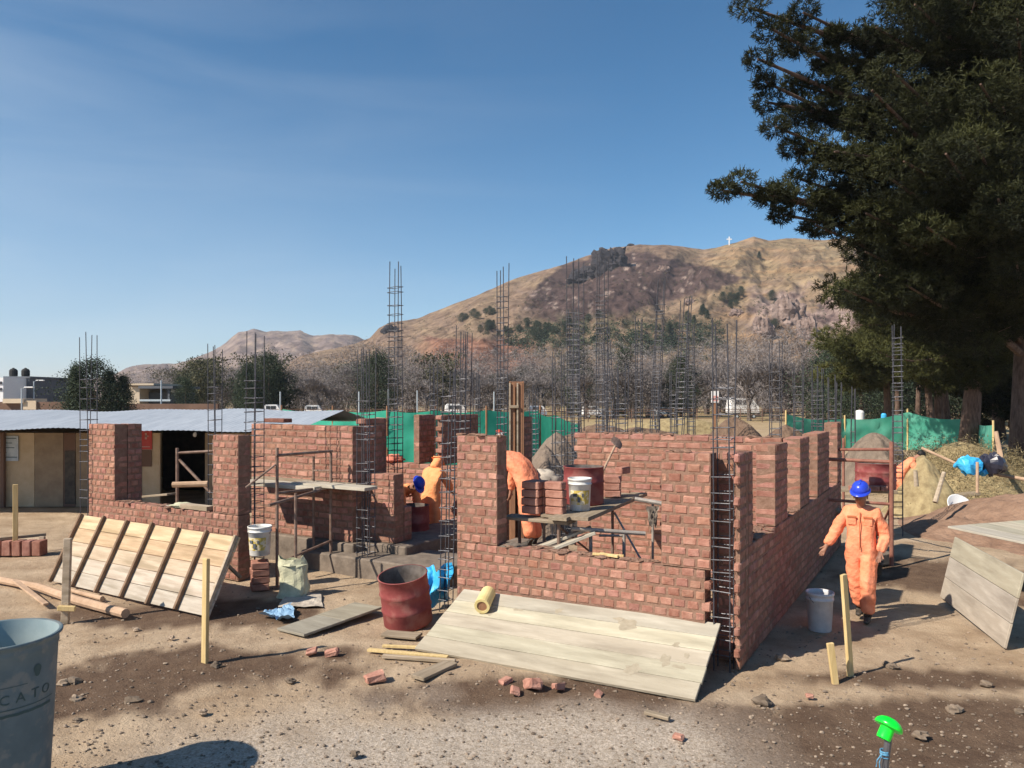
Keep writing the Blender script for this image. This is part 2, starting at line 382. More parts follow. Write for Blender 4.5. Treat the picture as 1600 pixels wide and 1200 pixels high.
grass = np.maximum(grass, np.clip(1 - np.hypot((GX - 15.5) / 7, (GY - 24) / 7), 0, 1) * 1.3).clip(0, 1)
def ground_mat():
    m = bpy.data.materials.new('site_dirt'); m.use_nodes = True; t = m.node_tree; N = t.nodes; L = t.links
    b = N['Principled BSDF']; b.inputs['Roughness'].default_value = .96; b.inputs['Specular IOR Level'].default_value = .12
    tc = N.new('ShaderNodeTexCoord'); a = N.new('ShaderNodeVertexColor'); a.layer_name = 'col'
    sp = N.new('ShaderNodeSeparateColor'); L.new(a.outputs[0], sp.inputs[0])
    def nz(sc, det=6, ro=.6):
        n = N.new('ShaderNodeTexNoise'); n.inputs['Scale'].default_value = sc; n.inputs['Detail'].default_value = det
        n.inputs['Roughness'].default_value = ro; L.new(tc.outputs['Object'], n.inputs[0]); return n
    def ramp(src, p0, p1, c0, c1):
        r = N.new('ShaderNodeValToRGB'); r.color_ramp.elements[0].position = p0; r.color_ramp.elements[1].position = p1
        r.color_ramp.elements[0].color = (*c0, 1); r.color_ramp.elements[1].color = (*c1, 1); L.new(src, r.inputs[0]); return r.outputs[0]
    def mix(f, x, y, mode='MIX'):
        k = N.new('ShaderNodeMixRGB'); k.blend_type = mode
        if isinstance(f, (int, float)): k.inputs[0].default_value = f
        else: L.new(f, k.inputs[0])
        L.new(x, k.inputs[1]); L.new(y, k.inputs[2]); return k.outputs[0]
    dirt = ramp(nz(1.3, 8, .68).outputs[0], .36, .66, (.335, .24, .158), (.53, .41, .288))
    dmp = ramp(nz(4, 8, .7).outputs[0], .3, .7, (.105, .066, .045), (.18, .122, .083))
    grv = ramp(nz(30, 6, .7).outputs[0], .38, .66, (.35, .285, .22), (.58, .50, .42))
    grs = ramp(nz(.25, 8, .7).outputs[0], .3, .7, (.24, .175, .09), (.42, .33, .17))
    c = mix(sp.outputs[0], dirt, dmp); c = mix(sp.outputs[1], c, grv); c = mix(sp.outputs[2], c, grs)
    grit = ramp(nz(60, 4, .8).outputs[0], .34, .60, (.62, .62, .62), (1.12, 1.12, 1.12))
    c = mix(.5, c, grit, 'MULTIPLY')
    vo = N.new('ShaderNodeTexVoronoi'); vo.inputs['Scale'].default_value = 26; L.new(tc.outputs['Object'], vo.inputs[0])
    pb = ramp(vo.outputs['Distance'], .10, .22, (1, 1, 1), (0, 0, 0))
    n5 = nz(2.5, 4); pm = N.new('ShaderNodeMath'); pm.operation = 'MULTIPLY'; L.new(pb, pm.inputs[0]); L.new(ramp(n5.outputs[0], .48, .6, (0, 0, 0), (.6, .6, .6)), pm.inputs[1])
    st = N.new('ShaderNodeRGB'); st.outputs[0].default_value = (.40, .34, .28, 1)
    c = mix(pm.outputs[0], c, st.outputs[0])
    L.new(c, b.inputs['Base Color'])
    nb = nz(9, 10, .75); nb2 = nz(55, 5, .7)
    ad = N.new('ShaderNodeMath'); ad.operation = 'ADD'; L.new(nb.outputs[0], ad.inputs[0])
    ml = N.new('ShaderNodeMath'); ml.operation = 'MULTIPLY'; ml.inputs[1].default_value = .35; L.new(nb2.outputs[0], ml.inputs[0]); L.new(ml.outputs[0], ad.inputs[1])
    bp = N.new('ShaderNodeBump'); bp.inputs['Strength'].default_value = .8; bp.inputs['Distance'].default_value = .05
    L.new(ad.outputs[0], bp.inputs['Height']); L.new(bp.outputs[0], b.inputs['Normal'])
    return m
ground = grid_obj('ground', GX, GY, GZ, ground_mat(), np.stack([damp, grav, grass], -1), wrap=True)
tag(ground, kind='structure')

# loose gravel as one uncountable layer
st = MB()
ICO = []
_p = (1 + 5 ** .5) / 2
icov = [Vector(v).normalized() for v in [(-1, _p, 0), (1, _p, 0), (-1, -_p, 0), (1, -_p, 0), (0, -1, _p), (0, 1, _p), (0, -1, -_p), (0, 1, -_p), (_p, 0, -1), (_p, 0, 1), (-_p, 0, -1), (-_p, 0, 1)]]
icof = [(0, 11, 5), (0, 5, 1), (0, 1, 7), (0, 7, 10), (0, 10, 11), (1, 5, 9), (5, 11, 4), (11, 10, 2), (10, 7, 6), (7, 1, 8), (3, 9, 4), (3, 4, 2), (3, 2, 6), (3, 6, 8), (3, 8, 9), (4, 9, 5), (2, 4, 11), (6, 2, 10), (8, 6, 7), (9, 8, 1)]
def stone(mb, c, r, col):
    q = Euler((random.random() * 6, random.random() * 6, random.random() * 6)).to_matrix()
    sc = Vector((r * random.uniform(.8, 1.3), r * random.uniform(.7, 1.1), r * random.uniform(.45, .8)))
    vs = []
    for v in icov:
        p = v * random.uniform(.75, 1.15); p = q @ p
        vs.append(Vector((p.x * sc.x, p.y * sc.y, p.z * sc.z)) + Vector(c))
    mb.add(vs, icof, 0, col)
for i in range(4200):
    py = 1215 - 230 * random.random() ** 1.7; px = random.uniform(-20, 1620)
    if i > 3000: py = random.uniform(850, 1150); px = random.gauss(random.choice([250, 250, 800, 560, 1450, 1150, 1250]), 160)
    p = G(px, py); r = random.choice([.004, .006, .008, .011, .016]) * random.uniform(.8, 1.3)
    if i > 3000: r *= 1.25
    k = random.uniform(.55, 1.15)
    stone(st, (p.x, p.y, gz(p.x, p.y) + r * .3), r, (k, k * .97, k * .93))
o = st.build('loose_gravel', STONE); tag(o, 'scattered small stones and grit on the brown dirt', 'gravel', kind='stuff')

# ------------------------------------------------------------------ hills
def interp(pts, x):
    return np.interp(x, [p[0] for p in pts], [p[1] for p in pts])
def hill(name, ridge, D0, D1, px0, px1, nc, nr, m, colf, amp, seed, back=1.5, gpow=.8):
    px = np.linspace(px0, px1, nc)[None, :]
    t = np.linspace(0, back, nr)[:, None]
    t = t + 0 * px; px = px + 0 * t
    Dd = D0 + (D1 - D0) * t
    Dd = Dd + (fbm(px * .01, t * 3, seed + 9, 3) * .06 * (D1 - D0)) * np.clip(t * 4, 0, 1)
    e = (HY - interp(ridge, px)) / F
    base = -H / Dd
    tt = np.clip(t, 0, 1)
    g = tt ** gpow * (1.25 - .25 * tt)
    g = g + fbm(px * .02, t * 6, seed, 5) * .13 * np.sin(np.pi * tt) ** .6
    ang = np.where(t <= 1, base * (1 - g) + e * g, e * (1 - (t - 1) * 1.2))
    Z = H + ang * Dd
    X = (px - 800) / F * Dd
    w_ = np.clip(t * 3, 0, 1)
    Z = Z + amp * w_ * (fbm(X * .03, Dd * .03, seed + 2, 5) * 1.0 + .35 * fbm(X * .15, Dd * .15, seed + 3, 4)) * (.4 + .6 * np.sin(np.pi * np.clip(t, 0, 1)))
    py = HY - (Z - H) / Dd * F
    col = colf(px, py, X, Dd)
    o = grid_obj(name, X, Dd, Z, m, col); tag(o, kind='structure')
    return px, py, X, Dd, Z
def hill_mat(name, scale):
    m = bpy.data.materials.new(name); m.use_nodes = True; t = m.node_tree; N = t.nodes; L = t.links
    b = N['Principled BSDF']; b.inputs['Roughness'].default_value = 1; b.inputs['Specular IOR Level'].default_value = .05
    a = N.new('ShaderNodeVertexColor'); a.layer_name = 'col'; tc = N.new('ShaderNodeTexCoord')
    n = N.new('ShaderNodeTexNoise'); n.inputs['Scale'].default_value = scale; n.inputs['Detail'].default_value = 10; n.inputs['Roughness'].default_value = .72
    L.new(tc.outputs['Object'], n.inputs[0])
    r = N.new('ShaderNodeValToRGB'); r.color_ramp.elements[0].position = .36; r.color_ramp.elements[1].position = .62
    r.color_ramp.elements[0].color = (.40, .37, .36, 1); r.color_ramp.elements[1].color = (1.2, 1.2, 1.16, 1)
    L.new(n.outputs[0], r.inputs[0]); k = N.new('ShaderNodeMixRGB'); k.blend_type = 'MULTIPLY'; k.inputs[0].default_value = .9
    L.new(a.outputs[0], k.inputs[1]); L.new(r.outputs[0], k.inputs[2]); L.new(k.outputs[0], b.inputs['Base Color'])
    bp = N.new('ShaderNodeBump'); bp.inputs['Strength'].default_value = .9; bp.inputs['Distance'].default_value = .25 / scale
    L.new(n.outputs[0], bp.inputs['Height']); L.new(bp.outputs[0], b.inputs['Normal']); return m
def blend(c, k, col):
    return c * (1 - k[..., None]) + np.array(col) * k[..., None]
def sm(x, a, b):
    t = np.clip((x - a) / (b - a), 0, 1); return t * t * (3 - 2 * t)
def colf_big(px, py, X, D):
    n1 = fbm(px * .03, py * .05, 51, 5); n2 = fbm(px * .09, py * .16, 61, 4); n3 = fbm(px * .012, py * .25, 71, 4)
    c = np.zeros(px.shape + (3,)) + np.array((.235, .165, .12))
    c = blend(c, np.clip(.4 + n1 * 1.6, 0, 1) * .5, (.28, .21, .135))
    c = blend(c, np.clip(n2 * 2, 0, 1) * .6, (.20, .145, .12))
    # yellow dry grass on the right shoulder
    k = sm(px, 1040, 1150) * sm(-py, -500 - n1.mean(), -450) * np.clip(.9 + n1, 0, 1)
    c = blend(c, k * .7, (.30, .225, .13))
    c = blend(c, np.clip(n3 * 3, 0, 1) * sm(px, 1000, 1150) * .5, (.36, .22, .12))
    # burnt slope
    top = interp([(800, 480), (880, 410), (960, 388), (1000, 388), (1060, 402), (1120, 418), (1190, 436)], px)
    bot = interp([(800, 500), (880, 500), (960, 500), (1050, 470), (1120, 452), (1190, 437)], px)
    q = 6 * n1 + 5 * n2
    k = sm(py + q, top, top + 6) * sm(-(py + q * 2), -bot - 4, -bot + 8) * sm(px + q * 3, 790, 850) * sm(-px, -1195, -1180)
    c = blend(c, k * .93, (.075, .050, .05))
    k2 = k * np.clip((n2 - .42) * 6, 0, 1); c = blend(c, k2, (.30, .23, .20))
    # dark scrub below
    k = sm(py, 480, 510) * sm(-py, -580, -540) * sm(px, 760, 880) * sm(-px, -1180, -1080) * np.clip(.55 + n2 * 2, 0, 1)
    c = blend(c, k * .8, (.10, .095, .06))
    # red cut earth
    k = sm(py + q, 524, 534) * sm(px + 2 * q, 640, 690) * sm(-px + 2 * q, -860, -800)
    c = blend(c, k, (.255, .135, .095)); c = blend(c, k * np.clip(n3 * 4 - .4, 0, 1), (.14, .07, .055))
    # pale crags right
    k = sm(px + q * 2, 1165, 1195) * sm(py + q * 2, 435, 460) * sm(-py + q, -535, -515) * np.clip(.6 + n1 * 3, 0, 1)
    c = blend(c, k, (.33, .245, .215)); c = blend(c, k * np.clip(n2 * 4 - .3, 0, 1), (.16, .11, .10))
    return c
def colf_left(px, py, X, D):
    n1 = fbm(px * .05, py * .08, 81, 5); n2 = fbm(px * .15, py * .25, 91, 4)
    c = np.zeros(px.shape + (3,)) + np.array((.28, .215, .19))
    c = blend(c, np.clip(.4 + n1 * 2, 0, 1), (.20, .15, .14)); c = blend(c, np.clip(n2 * 2, 0, 1) * .5, (.36, .27, .19))
    return c
RIDGE_L = [(-400, 600), (0, 605), (120, 597), (175, 588), (200, 574), (225, 569), (275, 568), (300, 562), (330, 549), (352, 536), (372, 518), (395, 513), (415, 518), (440, 517), (470, 516), (490, 524), (520, 521), (552, 524), (600, 545), (700, 560), (900, 590)]
RIDGE_B = [(380, 618), (430, 578), (470, 556), (520, 545), (555, 537), (578, 528), (592, 512), (612, 503), (650, 499), (700, 479), (750, 459), (800, 437), (850, 421), (895, 408), (930, 396), (960, 386), (1000, 381), (1060, 385), (1100, 389), (1130, 383), (1150, 378), (1178, 369), (1200, 375), (1230, 371), (1290, 374), (1400, 368), (1600, 380), (1900, 420), (2200, 500)]
hill('far_mountain', RIDGE_L, 700, 1700, -500, 950, 420, 120, hill_mat('far_slope', .03), colf_left, 9, 100)
BH = hill('hillside', RIDGE_B, 230, 620, 370, 2200, 900, 260, hill_mat('near_slope', .09), colf_big, 3.2, 200)
_bpx, _bpy, _bX, _bD, _bZ = BH
def hill_point(px, py):                 # the point of the hillside seen at a photo pixel
    j = int(np.argmin(np.abs(_bpx[0] - px))); col = _bpy[:, j]; n = len(col)
    for i in range(n):
        if col[i] <= py: return Vector((_bX[i, j], _bD[i, j], _bZ[i, j]))
    i = int(np.argmin(col)); return Vector((_bX[i, j], _bD[i, j], _bZ[i, j]))
# ridge crags
ROCKP = mat('pale_crag_rock', (.15, .105, .09), (.30, .225, .195), scale=.2, rough=.95, bump=1, bscale=.5, bdist=1.2)
def crag(px, py, wpx, hpx, seed, label, m=None):
    p = hill_point(px, py + hpx * .45); D = p.y; s = D / F
    mb = MB()
    mb.blob(p + Vector((0, 0, -.05 * hpx * s)), (wpx * .42 * s, wpx * .36 * s, hpx * .52 * s), .28, seed + 50, 26, freq=2.6)
    for k in range(9):
        a = random.random() * 6.28; q = random.random()
        mb.blob(p + Vector((math.cos(a) * wpx * .33 * s * q, math.sin(a) * wpx * .3 * s * q, (random.random() * .35 - .05) * hpx * s)),
                (wpx * .26 * s, wpx * .24 * s, hpx * .42 * s), .35, seed + k, 14, freq=2.2)
    o = mb.build('rock_outcrop', m or ROCK); return tag(o, label, 'rock outcrop')
random.seed(5)
crag(950, 400, 60, 46, 1, 'dark blocky rock outcrop breaking the hill skyline above the burnt slope')
crag(912, 424, 54, 28, 12, 'long dark rock ledge just left of and below the skyline outcrop')
crag(985, 379, 12, 5, 23, 'tiny rock bump on the skyline right of the dark outcrop')
crag(608, 512, 26, 16, 31, 'rounded rocky knob at the low left shoulder of the hill')
for (px, py, w_, h_, sd, lab) in [(1195, 505, 30, 44, 41, 'pale rock face left of the dark gully trees on the right slope'), (1232, 478, 46, 52, 52, 'tall pale rock face beside the pine crown on the hill'), (1262, 508, 34, 46, 63, 'pale crag lowest and farthest right on the hill'),
        (1080, 470, 22, 10, 74, 'small pale boulder cluster below the burnt slope'), (1035, 418, 18, 12, 85, 'small light rocks in the middle of the burnt slope'), (1150, 486, 22, 12, 96, 'pale boulders left of the tall rock faces')]:
    crag(px, py, w_, h_, sd, lab, ROCKP)
# white cross on the ridge
p = hill_point(1140, 384); mb = MB(); s = p.y / F
mb.box(p + Vector((0, 0, 6 * s)), (1.6 * s, 1.4 * s, 14 * s)); mb.box(p + Vector((0, 0, 9 * s)), (8 * s, 1.3 * s, 1.6 * s))
tag(mb.build('hilltop_cross', WHITE), 'small white cross standing on the hill crest', 'cross')

# ------------------------------------------------------------------ trees
def leafcloud(mb, pts, n, size, spread, thin=.35, rs=None):
    """n little leaf faces around each given point"""
    rs = rs or random
    for (p, r) in pts:
        shade = rs.random()
        for k in range(n):
            d = Vector((rs.gauss(0, 1), rs.gauss(0, 1), rs.gauss(0, .8))) * r * spread
            q = p + d
            a = Vector((rs.gauss(0, 1), rs.gauss(0, 1), rs.gauss(0, 1))).normalized() * size * rs.uniform(.6, 1.3)
            b = a.cross(Vector((rs.gauss(0, 1), rs.gauss(0, 1), rs.gauss(0, 1)))).normalized() * size * thin
            v = min(1, max(0, shade + rs.uniform(-.25, .25)))
            mb.add([q - a * .5, q + b, q + a * .6, q - b], [(0, 1, 2, 3)], 0, (v, v, v))
HT = {}
def bare_tree(seed, hgt=8.5, wid=6.5, mat_c=TWIG, leaf=0):
    rs = random.Random(seed)
    root = empty('bare_tree', (0, 0, 0)); tr = MB(); cr = MB()
    def grow(p, d, ln, r, lev):
        q = p + d * ln; mid = p + d * ln * .5 + Vector((rs.uniform(-1, 1), rs.uniform(-1, 1), 0)) * ln * .07
        v = rs.uniform(.3, 1)
        (tr if lev < 2 else cr).tube([p, mid, q], [r, r * .85, r * .65], 5 if lev < 2 else 3, 0, (v, v, v), cap=False)
        if lev >= 5: return
        for k in range([3, 4, 4, 4, 4][lev]):
            a = rs.random() * 6.28; sp = rs.uniform(.35, .8)
            nd = (d + Vector((math.cos(a) * sp, math.sin(a) * sp, rs.uniform(-.05, .3)))).normalized()
            st_ = p + (q - p) * rs.uniform(.55, 1)
            grow(st_, nd, ln * rs.uniform(.55, .82), max(r * .55, .018), lev + 1)
    for q_ in range(2):
        grow(Vector((rs.uniform(-.3, .3), 0, 0)), Vector((rs.uniform(-.25, .25), rs.uniform(-.2, .2), 1)).normalized(), hgt * .2, hgt * .02, 0)
    pts = []
    for _ in range(170):
        t = rs.uniform(.12, .9); R = wid * .42 * math.sin(math.pi * min(1, t * .9 + .12)) ** .5 * math.sqrt(rs.random()); a = rs.random() * 6.28
        pts.append((Vector((R * math.cos(a), R * math.sin(a), hgt * .8 * t)), 1))
    leafcloud(cr, pts, 16, .34, .33, .05, rs)
    if leaf:
        c2 = [(Vector((rs.gauss(0, wid * .2), rs.gauss(0, wid * .2), hgt * rs.uniform(.35, .9))), 1) for _ in range(leaf)]
        leafcloud(cr, c2, 22, .22, .33, .5, rs)
    tr.build('trunk', BARKG, root); cr.build('crown', mat_c, root)
    zs = sorted(v[2] for v in cr.v); HT[root.name] = zs[int(len(zs) * .985)]
    return root
def ever_tree(seed, hgt=8, wid=4, mat_c=CYPRESS, name='evergreen_tree', conic=True, n=300, leaf=.2):
    rs = random.Random(seed); root = empty(name, (0, 0, 0)); tr = MB(); cr = MB()
    tr.tube([(0, 0, -.2), (.05, 0, hgt * .4), (0, 0, hgt * .93)], [hgt * .03, hgt * .02, .03], 7)
    pts = []
    for _ in range(n):
        t = rs.random(); z = hgt * (.08 + .9 * t)
        if conic: R = wid * .5 * (1 - t) ** .75 * rs.uniform(.6, 1.12)
        else: R = wid * .5 * math.sin(math.pi * min(1, .15 + t * .87)) ** .6 * rs.uniform(.5, 1.1)
        a = rs.random() * 6.28; lump = 1 + .25 * math.sin(a * 3 + t * 9 + seed)
        R *= lump * math.sqrt(rs.uniform(.3, 1)); pts.append((Vector((R * math.cos(a), R * math.sin(a), z)), wid * .11))
    leafcloud(cr, pts, 40, leaf * .72, .75, .45, rs)
    tr.build('trunk', BARK, root); cr.build('crown', mat_c, root); HT[root.name] = max(v[2] for v in cr.v) * .97; return root
bare = [bare_tree(i, 8.5, 6.5 + i * .4) for i in range(4)]
olive = [bare_tree(20, 8, 7, OLIVE, 150), bare_tree(21, 7.5, 7.5, OLIVE, 190)]
ever = [ever_tree(31, 8, 4.5), ever_tree(32, 8, 6.5, conic=False, n=300), ever_tree(33, 8, 7.5, conic=False, n=340)]
used = set()
def put(proto, p, hgt, base_h, label, cat, group, rs=random, sx=1.0):
    if proto.name in used: o = copy_tree(proto)
    else: o = proto; used.add(proto.name)
    k = hgt / HT[proto.name]
    o.location = p; o.scale = (k * sx, k * sx, k); o.rotation_euler = (0, 0, rs.random() * 6.28)
    tag(o, label, cat, group); return o
random.seed(77)
belt = []
x = 255
while x < 1470:
    belt.append(x); x += random.uniform(17, 28)
for i, px in enumerate(belt):
    D = random.uniform(88, 125)
    top = float(interp([(250, 600), (300, 585), (420, 577), (520, 580), (560, 560), (640, 558), (700, 565), (760, 572), (860, 560), (960, 560), (1050, 560), (1120, 545), (1200, 540), (1300, 548), (1480, 560)], px)) - 12 + random.uniform(-12, 14)
    zt = H + (HY - top) / F * D
    green = (px < 440 and random.random() < .65) or random.random() < .12
    if green:
        put(random.choice(olive + ever[1:]), (( px - 800) / F * D, D, 0), zt, 8, 'leafy dark green tree within the belt of bare trees below the hill', 'tree', 'trees in the belt below the hill', sx=.95)
    else:
        put(random.choice(bare), ((px - 800) / F * D, D, 0), zt, 8.5, 'leafless grey tree within the belt of trees below the hill', 'tree', 'trees in the belt below the hill', sx=random.uniform(.9, 1.15))
for i, px in enumerate(range(240, 1480, 17)):
    D = random.uniform(128, 150); px += random.uniform(-10, 10)
    put(random.choice(bare + olive[:1] + ever[1:2]), ((px - 800) / F * D, D, 0), random.uniform(7.0, 8.8), 8.5, 'tree in the dark back row of the belt below the hill', 'tree', 'back row of the tree belt', sx=1.3)
# larger evergreens that top the belt
for (px, top, D, pr, sx, lab) in [(420, 540, 95, 2, .8, 'tall dark evergreen rising behind the rebar column left of the mountain peak'),
        (387, 562, 92, 1, .8, 'dark evergreen left of the tallest one in the belt'), (590, 540, 100, 2, .95, 'broad dark evergreen in the belt just left of the tallest left rebar column'),
        (905, 535, 105, 1, .7, 'dark evergreen in the belt behind the tall central rebar columns'), (975, 540, 105, 0, 1.0, 'narrow dark evergreen in the belt right of centre'),
        (290, 588, 80, 1, .8, 'low dark evergreen right of the pale house')]:
    zt = H + (HY - top) / F * D
    put(ever[pr], ((px - 800) / F * D, D, 0), zt, 8, lab, 'tree', None, sx=sx)
for (px, top, sx, lab) in [(112, 566, .7, 'slim conifer at the left edge of the conifer clump by the houses'), (128, 568, .8, 'second slim conifer from the left in the clump by the houses'),
        (147, 556, 1.3, 'tallest and widest conifer of the clump by the houses'), (170, 575, .9, 'conifer right of the tallest in the clump by the houses'), (184, 582, 1.0, 'low conifer at the right edge of the clump by the houses')]:
    D = 62; zt = H + (HY - top) / F * D
    put(ever[0] if sx < 1.2 else ever[1], ((px - 800) / F * D, D + random.uniform(-2, 2), 0), zt, 8, lab, 'conifer', None, sx=sx * .95)
# conifers on the hillside
random.seed(15)
spots = [(740, 497), (746, 499), (758, 492), (764, 493), (770, 493), (728, 500), (722, 503)] + [(random.gauss(845, 35), random.gauss(523, 8)) for _ in range(26)] + [(random.uniform(735, 800), random.uniform(516, 530)) for _ in range(8)] + \
    [(random.uniform(1040, 1160), 0) for _ in range(16)] + [(1206, 470), (1212, 485), (1215, 500), (1210, 515), (1186, 404), (1150, 480), (1105, 500)]
for (px, py) in spots:
    if py == 0: py = 520 - (px - 1040) * .45 + random.uniform(-8, 8)
    p = hill_point(px, py); s = p.y / F
    put(random.choice(ever), p, random.uniform(9, 17) * s, 8, 'small dark conifer growing on the hill slope', 'tree', 'conifers dotted on the hill slope', sx=1.3)
mb = MB(); rs = random.Random(3)
pts = []
for _ in range(420):
    px = rs.uniform(790, 1130); py = rs.gauss(532, 16)
    if py < 505 or py > 565: continue
    p = hill_point(px, py); pts.append((p + Vector((0, 0, 1)), 2.0 * p.y / 400))
leafcloud(mb, pts, 46, .6, .6, .45, rs)
tag(mb.build('hillside_scrub', CYPRESS), 'dark green scrub covering the lower hill slope', 'scrub', kind='stuff')
mb = MB(); pts = []
for _ in range(900):
    px = rs.uniform(470, 1290); py = float(interp(RIDGE_B, px)) + 8 + rs.random() ** 1.2 * 150
    if py > 585 or (650 < px < 860 and py > 528): continue
    p = hill_point(px, py); pts.append((p + Vector((0, 0, .3)), .9 * p.y / 400))
leafcloud(mb, pts, 14, .55, .6, .45, rs)
tag(mb.build('hillside_shrubs', OLIVE), 'sparse low shrubs speckling the dry hill', 'scrub', kind='stuff')

# ------------------------------------------------------------------ building frame: a runs along the facade (right), b runs back
_t = 1 / 1.163; VA = Vector((.8616, -.5076, 0)); VB = Vector((.5076, .8616, 0))
O0 = Vector((2.312, 7.75, 0)); RB = Matrix(((VA.x, VB.x, 0), (VA.y, VB.y, 0), (0, 0, 1)))
def U(a, b, z=0.0): return O0 + VA * a + VB * b + Vector((0, 0, z))
def a_at(px, b):
    k = (px - 800) / F; return (k * (O0.y + b * VB.y) - O0.x - b * VB.x) / (VA.x - k * VA.y)
def b_at(px, a):
    k = (px - 800) / F; return (k * (O0.y + a * VA.y) - O0.x - a * VA.x) / (VB.x - k * VB.y)
def z_at(py, a, b): return H - (py - HY) / F * U(a, b).y
CH = .111
random.seed(21)
def brick_colour():
    r = random.random()
    if r < .12: k = random.uniform(1.1, 1.26); return (k, k * 1.03, k * 1.02)
    if r < .28: k = random.uniform(.78, .9); return (k, k * .95, k * .92)
    k = random.uniform(.86, 1.12); return (k, k * random.uniform(.95, 1.05), k * random.uniform(.93, 1.05))
def courses(mb, a0, a1, b0, b1, z0, z1, run='a', L=.152, tooth0=0.0, tooth1=0.0, mortar=True):
    """brick courses filling the block; run = direction the courses run; teeth stick out at either end on odd courses"""
    n = max(1, int(round((z1 - z0) / CH)))
    c0 = int(round(z0 / CH))
    lo, hi = (a0, a1) if run == 'a' else (b0, b1)
    q0, q1 = (b0, b1) if run == 'a' else (a0, a1)
    for i in range(n):
        zc = (c0 + i + .5) * CH; odd = (c0 + i) % 2
        s0 = lo - (tooth0 if odd else 0); s1 = hi + (tooth1 if odd else 0)
        x = s0 - (L * .5 if odd and not tooth0 else 0) - random.uniform(0, .01)
        while x < s1 - .02:
            l = L * random.uniform(.94, 1.06)
            e0, e1 = max(x, s0), min(x + l, s1)
            if s1 - e1 < .03: e1 = s1
            if e1 - e0 > .025:
                jx = random.uniform(.006, .010); w_ = e1 - e0 - 2 * jx; dp = random.uniform(-.003, .002)
                zz = zc + random.uniform(-.004, .004); hh = CH - random.uniform(.017, .027)
                cc = ((e0 + e1) / 2, (q0 + q1) / 2 + 0, zz); dd = q1 - q0 + dp * 2
                R2 = RB @ Euler((random.uniform(-.012, .012), random.uniform(-.02, .02), random.uniform(-.02, .02))).to_matrix()
                if run == 'a': mb.box(U(*cc), (w_, dd, hh), R2, 0, brick_colour(), ch=.013, jit=.004)
                else: mb.box(U(cc[1], cc[0], cc[2]), (dd, w_, hh), R2, 0, brick_colour(), ch=.013, jit=.004)
            x += l
            if e1 >= s1: break
    if mortar:
        g = .008; ztop = (c0 + n) * CH - .012
        mb.box(U((a0 + a1) / 2, (b0 + b1) / 2, (z0 + ztop) / 2), (a1 - a0 - 2 * g, b1 - b0 - 2 * g, ztop - z0), RB, 1)
def mortar_smear(mb, a0, a1, b0, b1, z, n=14):
    for _ in range(n):
        a = random.uniform(a0, a1); b = random.uniform(b0, b1)
        mb.blob(U(a, b, z + .002), (random.uniform(.03, .08), random.uniform(.03, .08), random.uniform(.008, .02)), .4, random.randint(0, 99), 8, 1)
def wall_build(mb, label):
    o = mb.build('brick_wall', [BRICK, MORTAR]); return tag(o, label, 'brick wall')
T = .24
# front wall with its window opening
aL, aW0, aW1, aR = a_at(713, 0), a_at(777, 0), a_at(1032, 0), a_at(1111, 0)
ZS = 9 * CH
mb = MB()
courses(mb, aL, aR - .06, 0, T, 0, ZS, tooth1=.06)
courses(mb, aL, aW0, 0, T, ZS, 21 * CH); courses(mb, aW1, aR, 0, T, ZS, 20 * CH)
mortar_smear(mb, aW0, aW1, .03, T - .03, ZS - .004, 40); mortar_smear(mb, aL, aW0, .03, T - .03, 21 * CH - .008, 8); mortar_smear(mb, aW1, aR, .03, T - .03, 20 * CH - .008, 8)
wall_build(mb, 'nearest red brick wall with a wide open window, pale boards leaning at its foot')
# right side wall with a row of piers
mb = MB()
b1 = b_at(1172, 0)
courses(mb, -.06, 0, .06, .30, 0, 20 * CH, run='b', L=.24, tooth0=.06)
courses(mb, -.37, 0, .30, .42, 0, 20 * CH, run='a', L=.24); courses(mb, -T, 0, .42, max(b1, .62), 0, 20 * CH, run='b', L=.24)
piers = [(b_at(1212, 0), b_at(1231, 0)), (b_at(1251, 0), b_at(1265, 0)), (b_at(1278, 0), b_at(1296, 0))]
piers.append((b_at(1309, 0), b_at(1309, 0) + .5))
far = piers[-1][1]
courses(mb, -T, 0, max(b1, .62), far, 0, 11 * CH, run='b', L=.24)
for (p0, p1), n_ in zip(piers, (20, 20, 20, 21)): courses(mb, -T, 0, p0, p1, 11 * CH, n_ * CH, run='b', L=.24)
mortar_smear(mb, -T, 0, .7, piers[0][0], 11 * CH, 30); mortar_smear(mb, -T, 0, piers[0][1], piers[1][0], 11 * CH, 14)
wall_build(mb, 'long brick side wall in shadow with a row of piers running away behind the walking worker')
# back wall of the near room
bS = b_at(1251, 0) + .05
mb = MB(); aS0 = a_at(901, bS)
courses(mb, aS0, -T - .02, bS, bS + T, 0, 20 * CH, L=.255, tooth0=.06)
mortar_smear(mb, aS0, -T - .05, bS + .02, bS + T - .03, 20 * CH - .01, 30)
wall_build(mb, 'plain sunlit brick wall seen behind the drum and the shovel, closing the near room')
# left front wall
mb = MB()
a0, a1, a2, a3 = a_at(138, 0), a_at(179, 0), a_at(332, 0), a_at(372, 0)
courses(mb, a0, a3, 0, T, 0, ZS); courses(mb, a0, a1, 0, T, ZS, 21 * CH + .001)
courses(mb, a1 - T, a1, T, .52, 0, 21 * CH, run='b', L=.152)
courses(mb, a2, a3, 0, T, ZS, 20 * CH)
mortar_smear(mb, a1, a2, .02, T - .02, ZS - .005, 30)
wall_build(mb, 'left brick front wall with two piers above its low sill, behind the battened formwork panel')
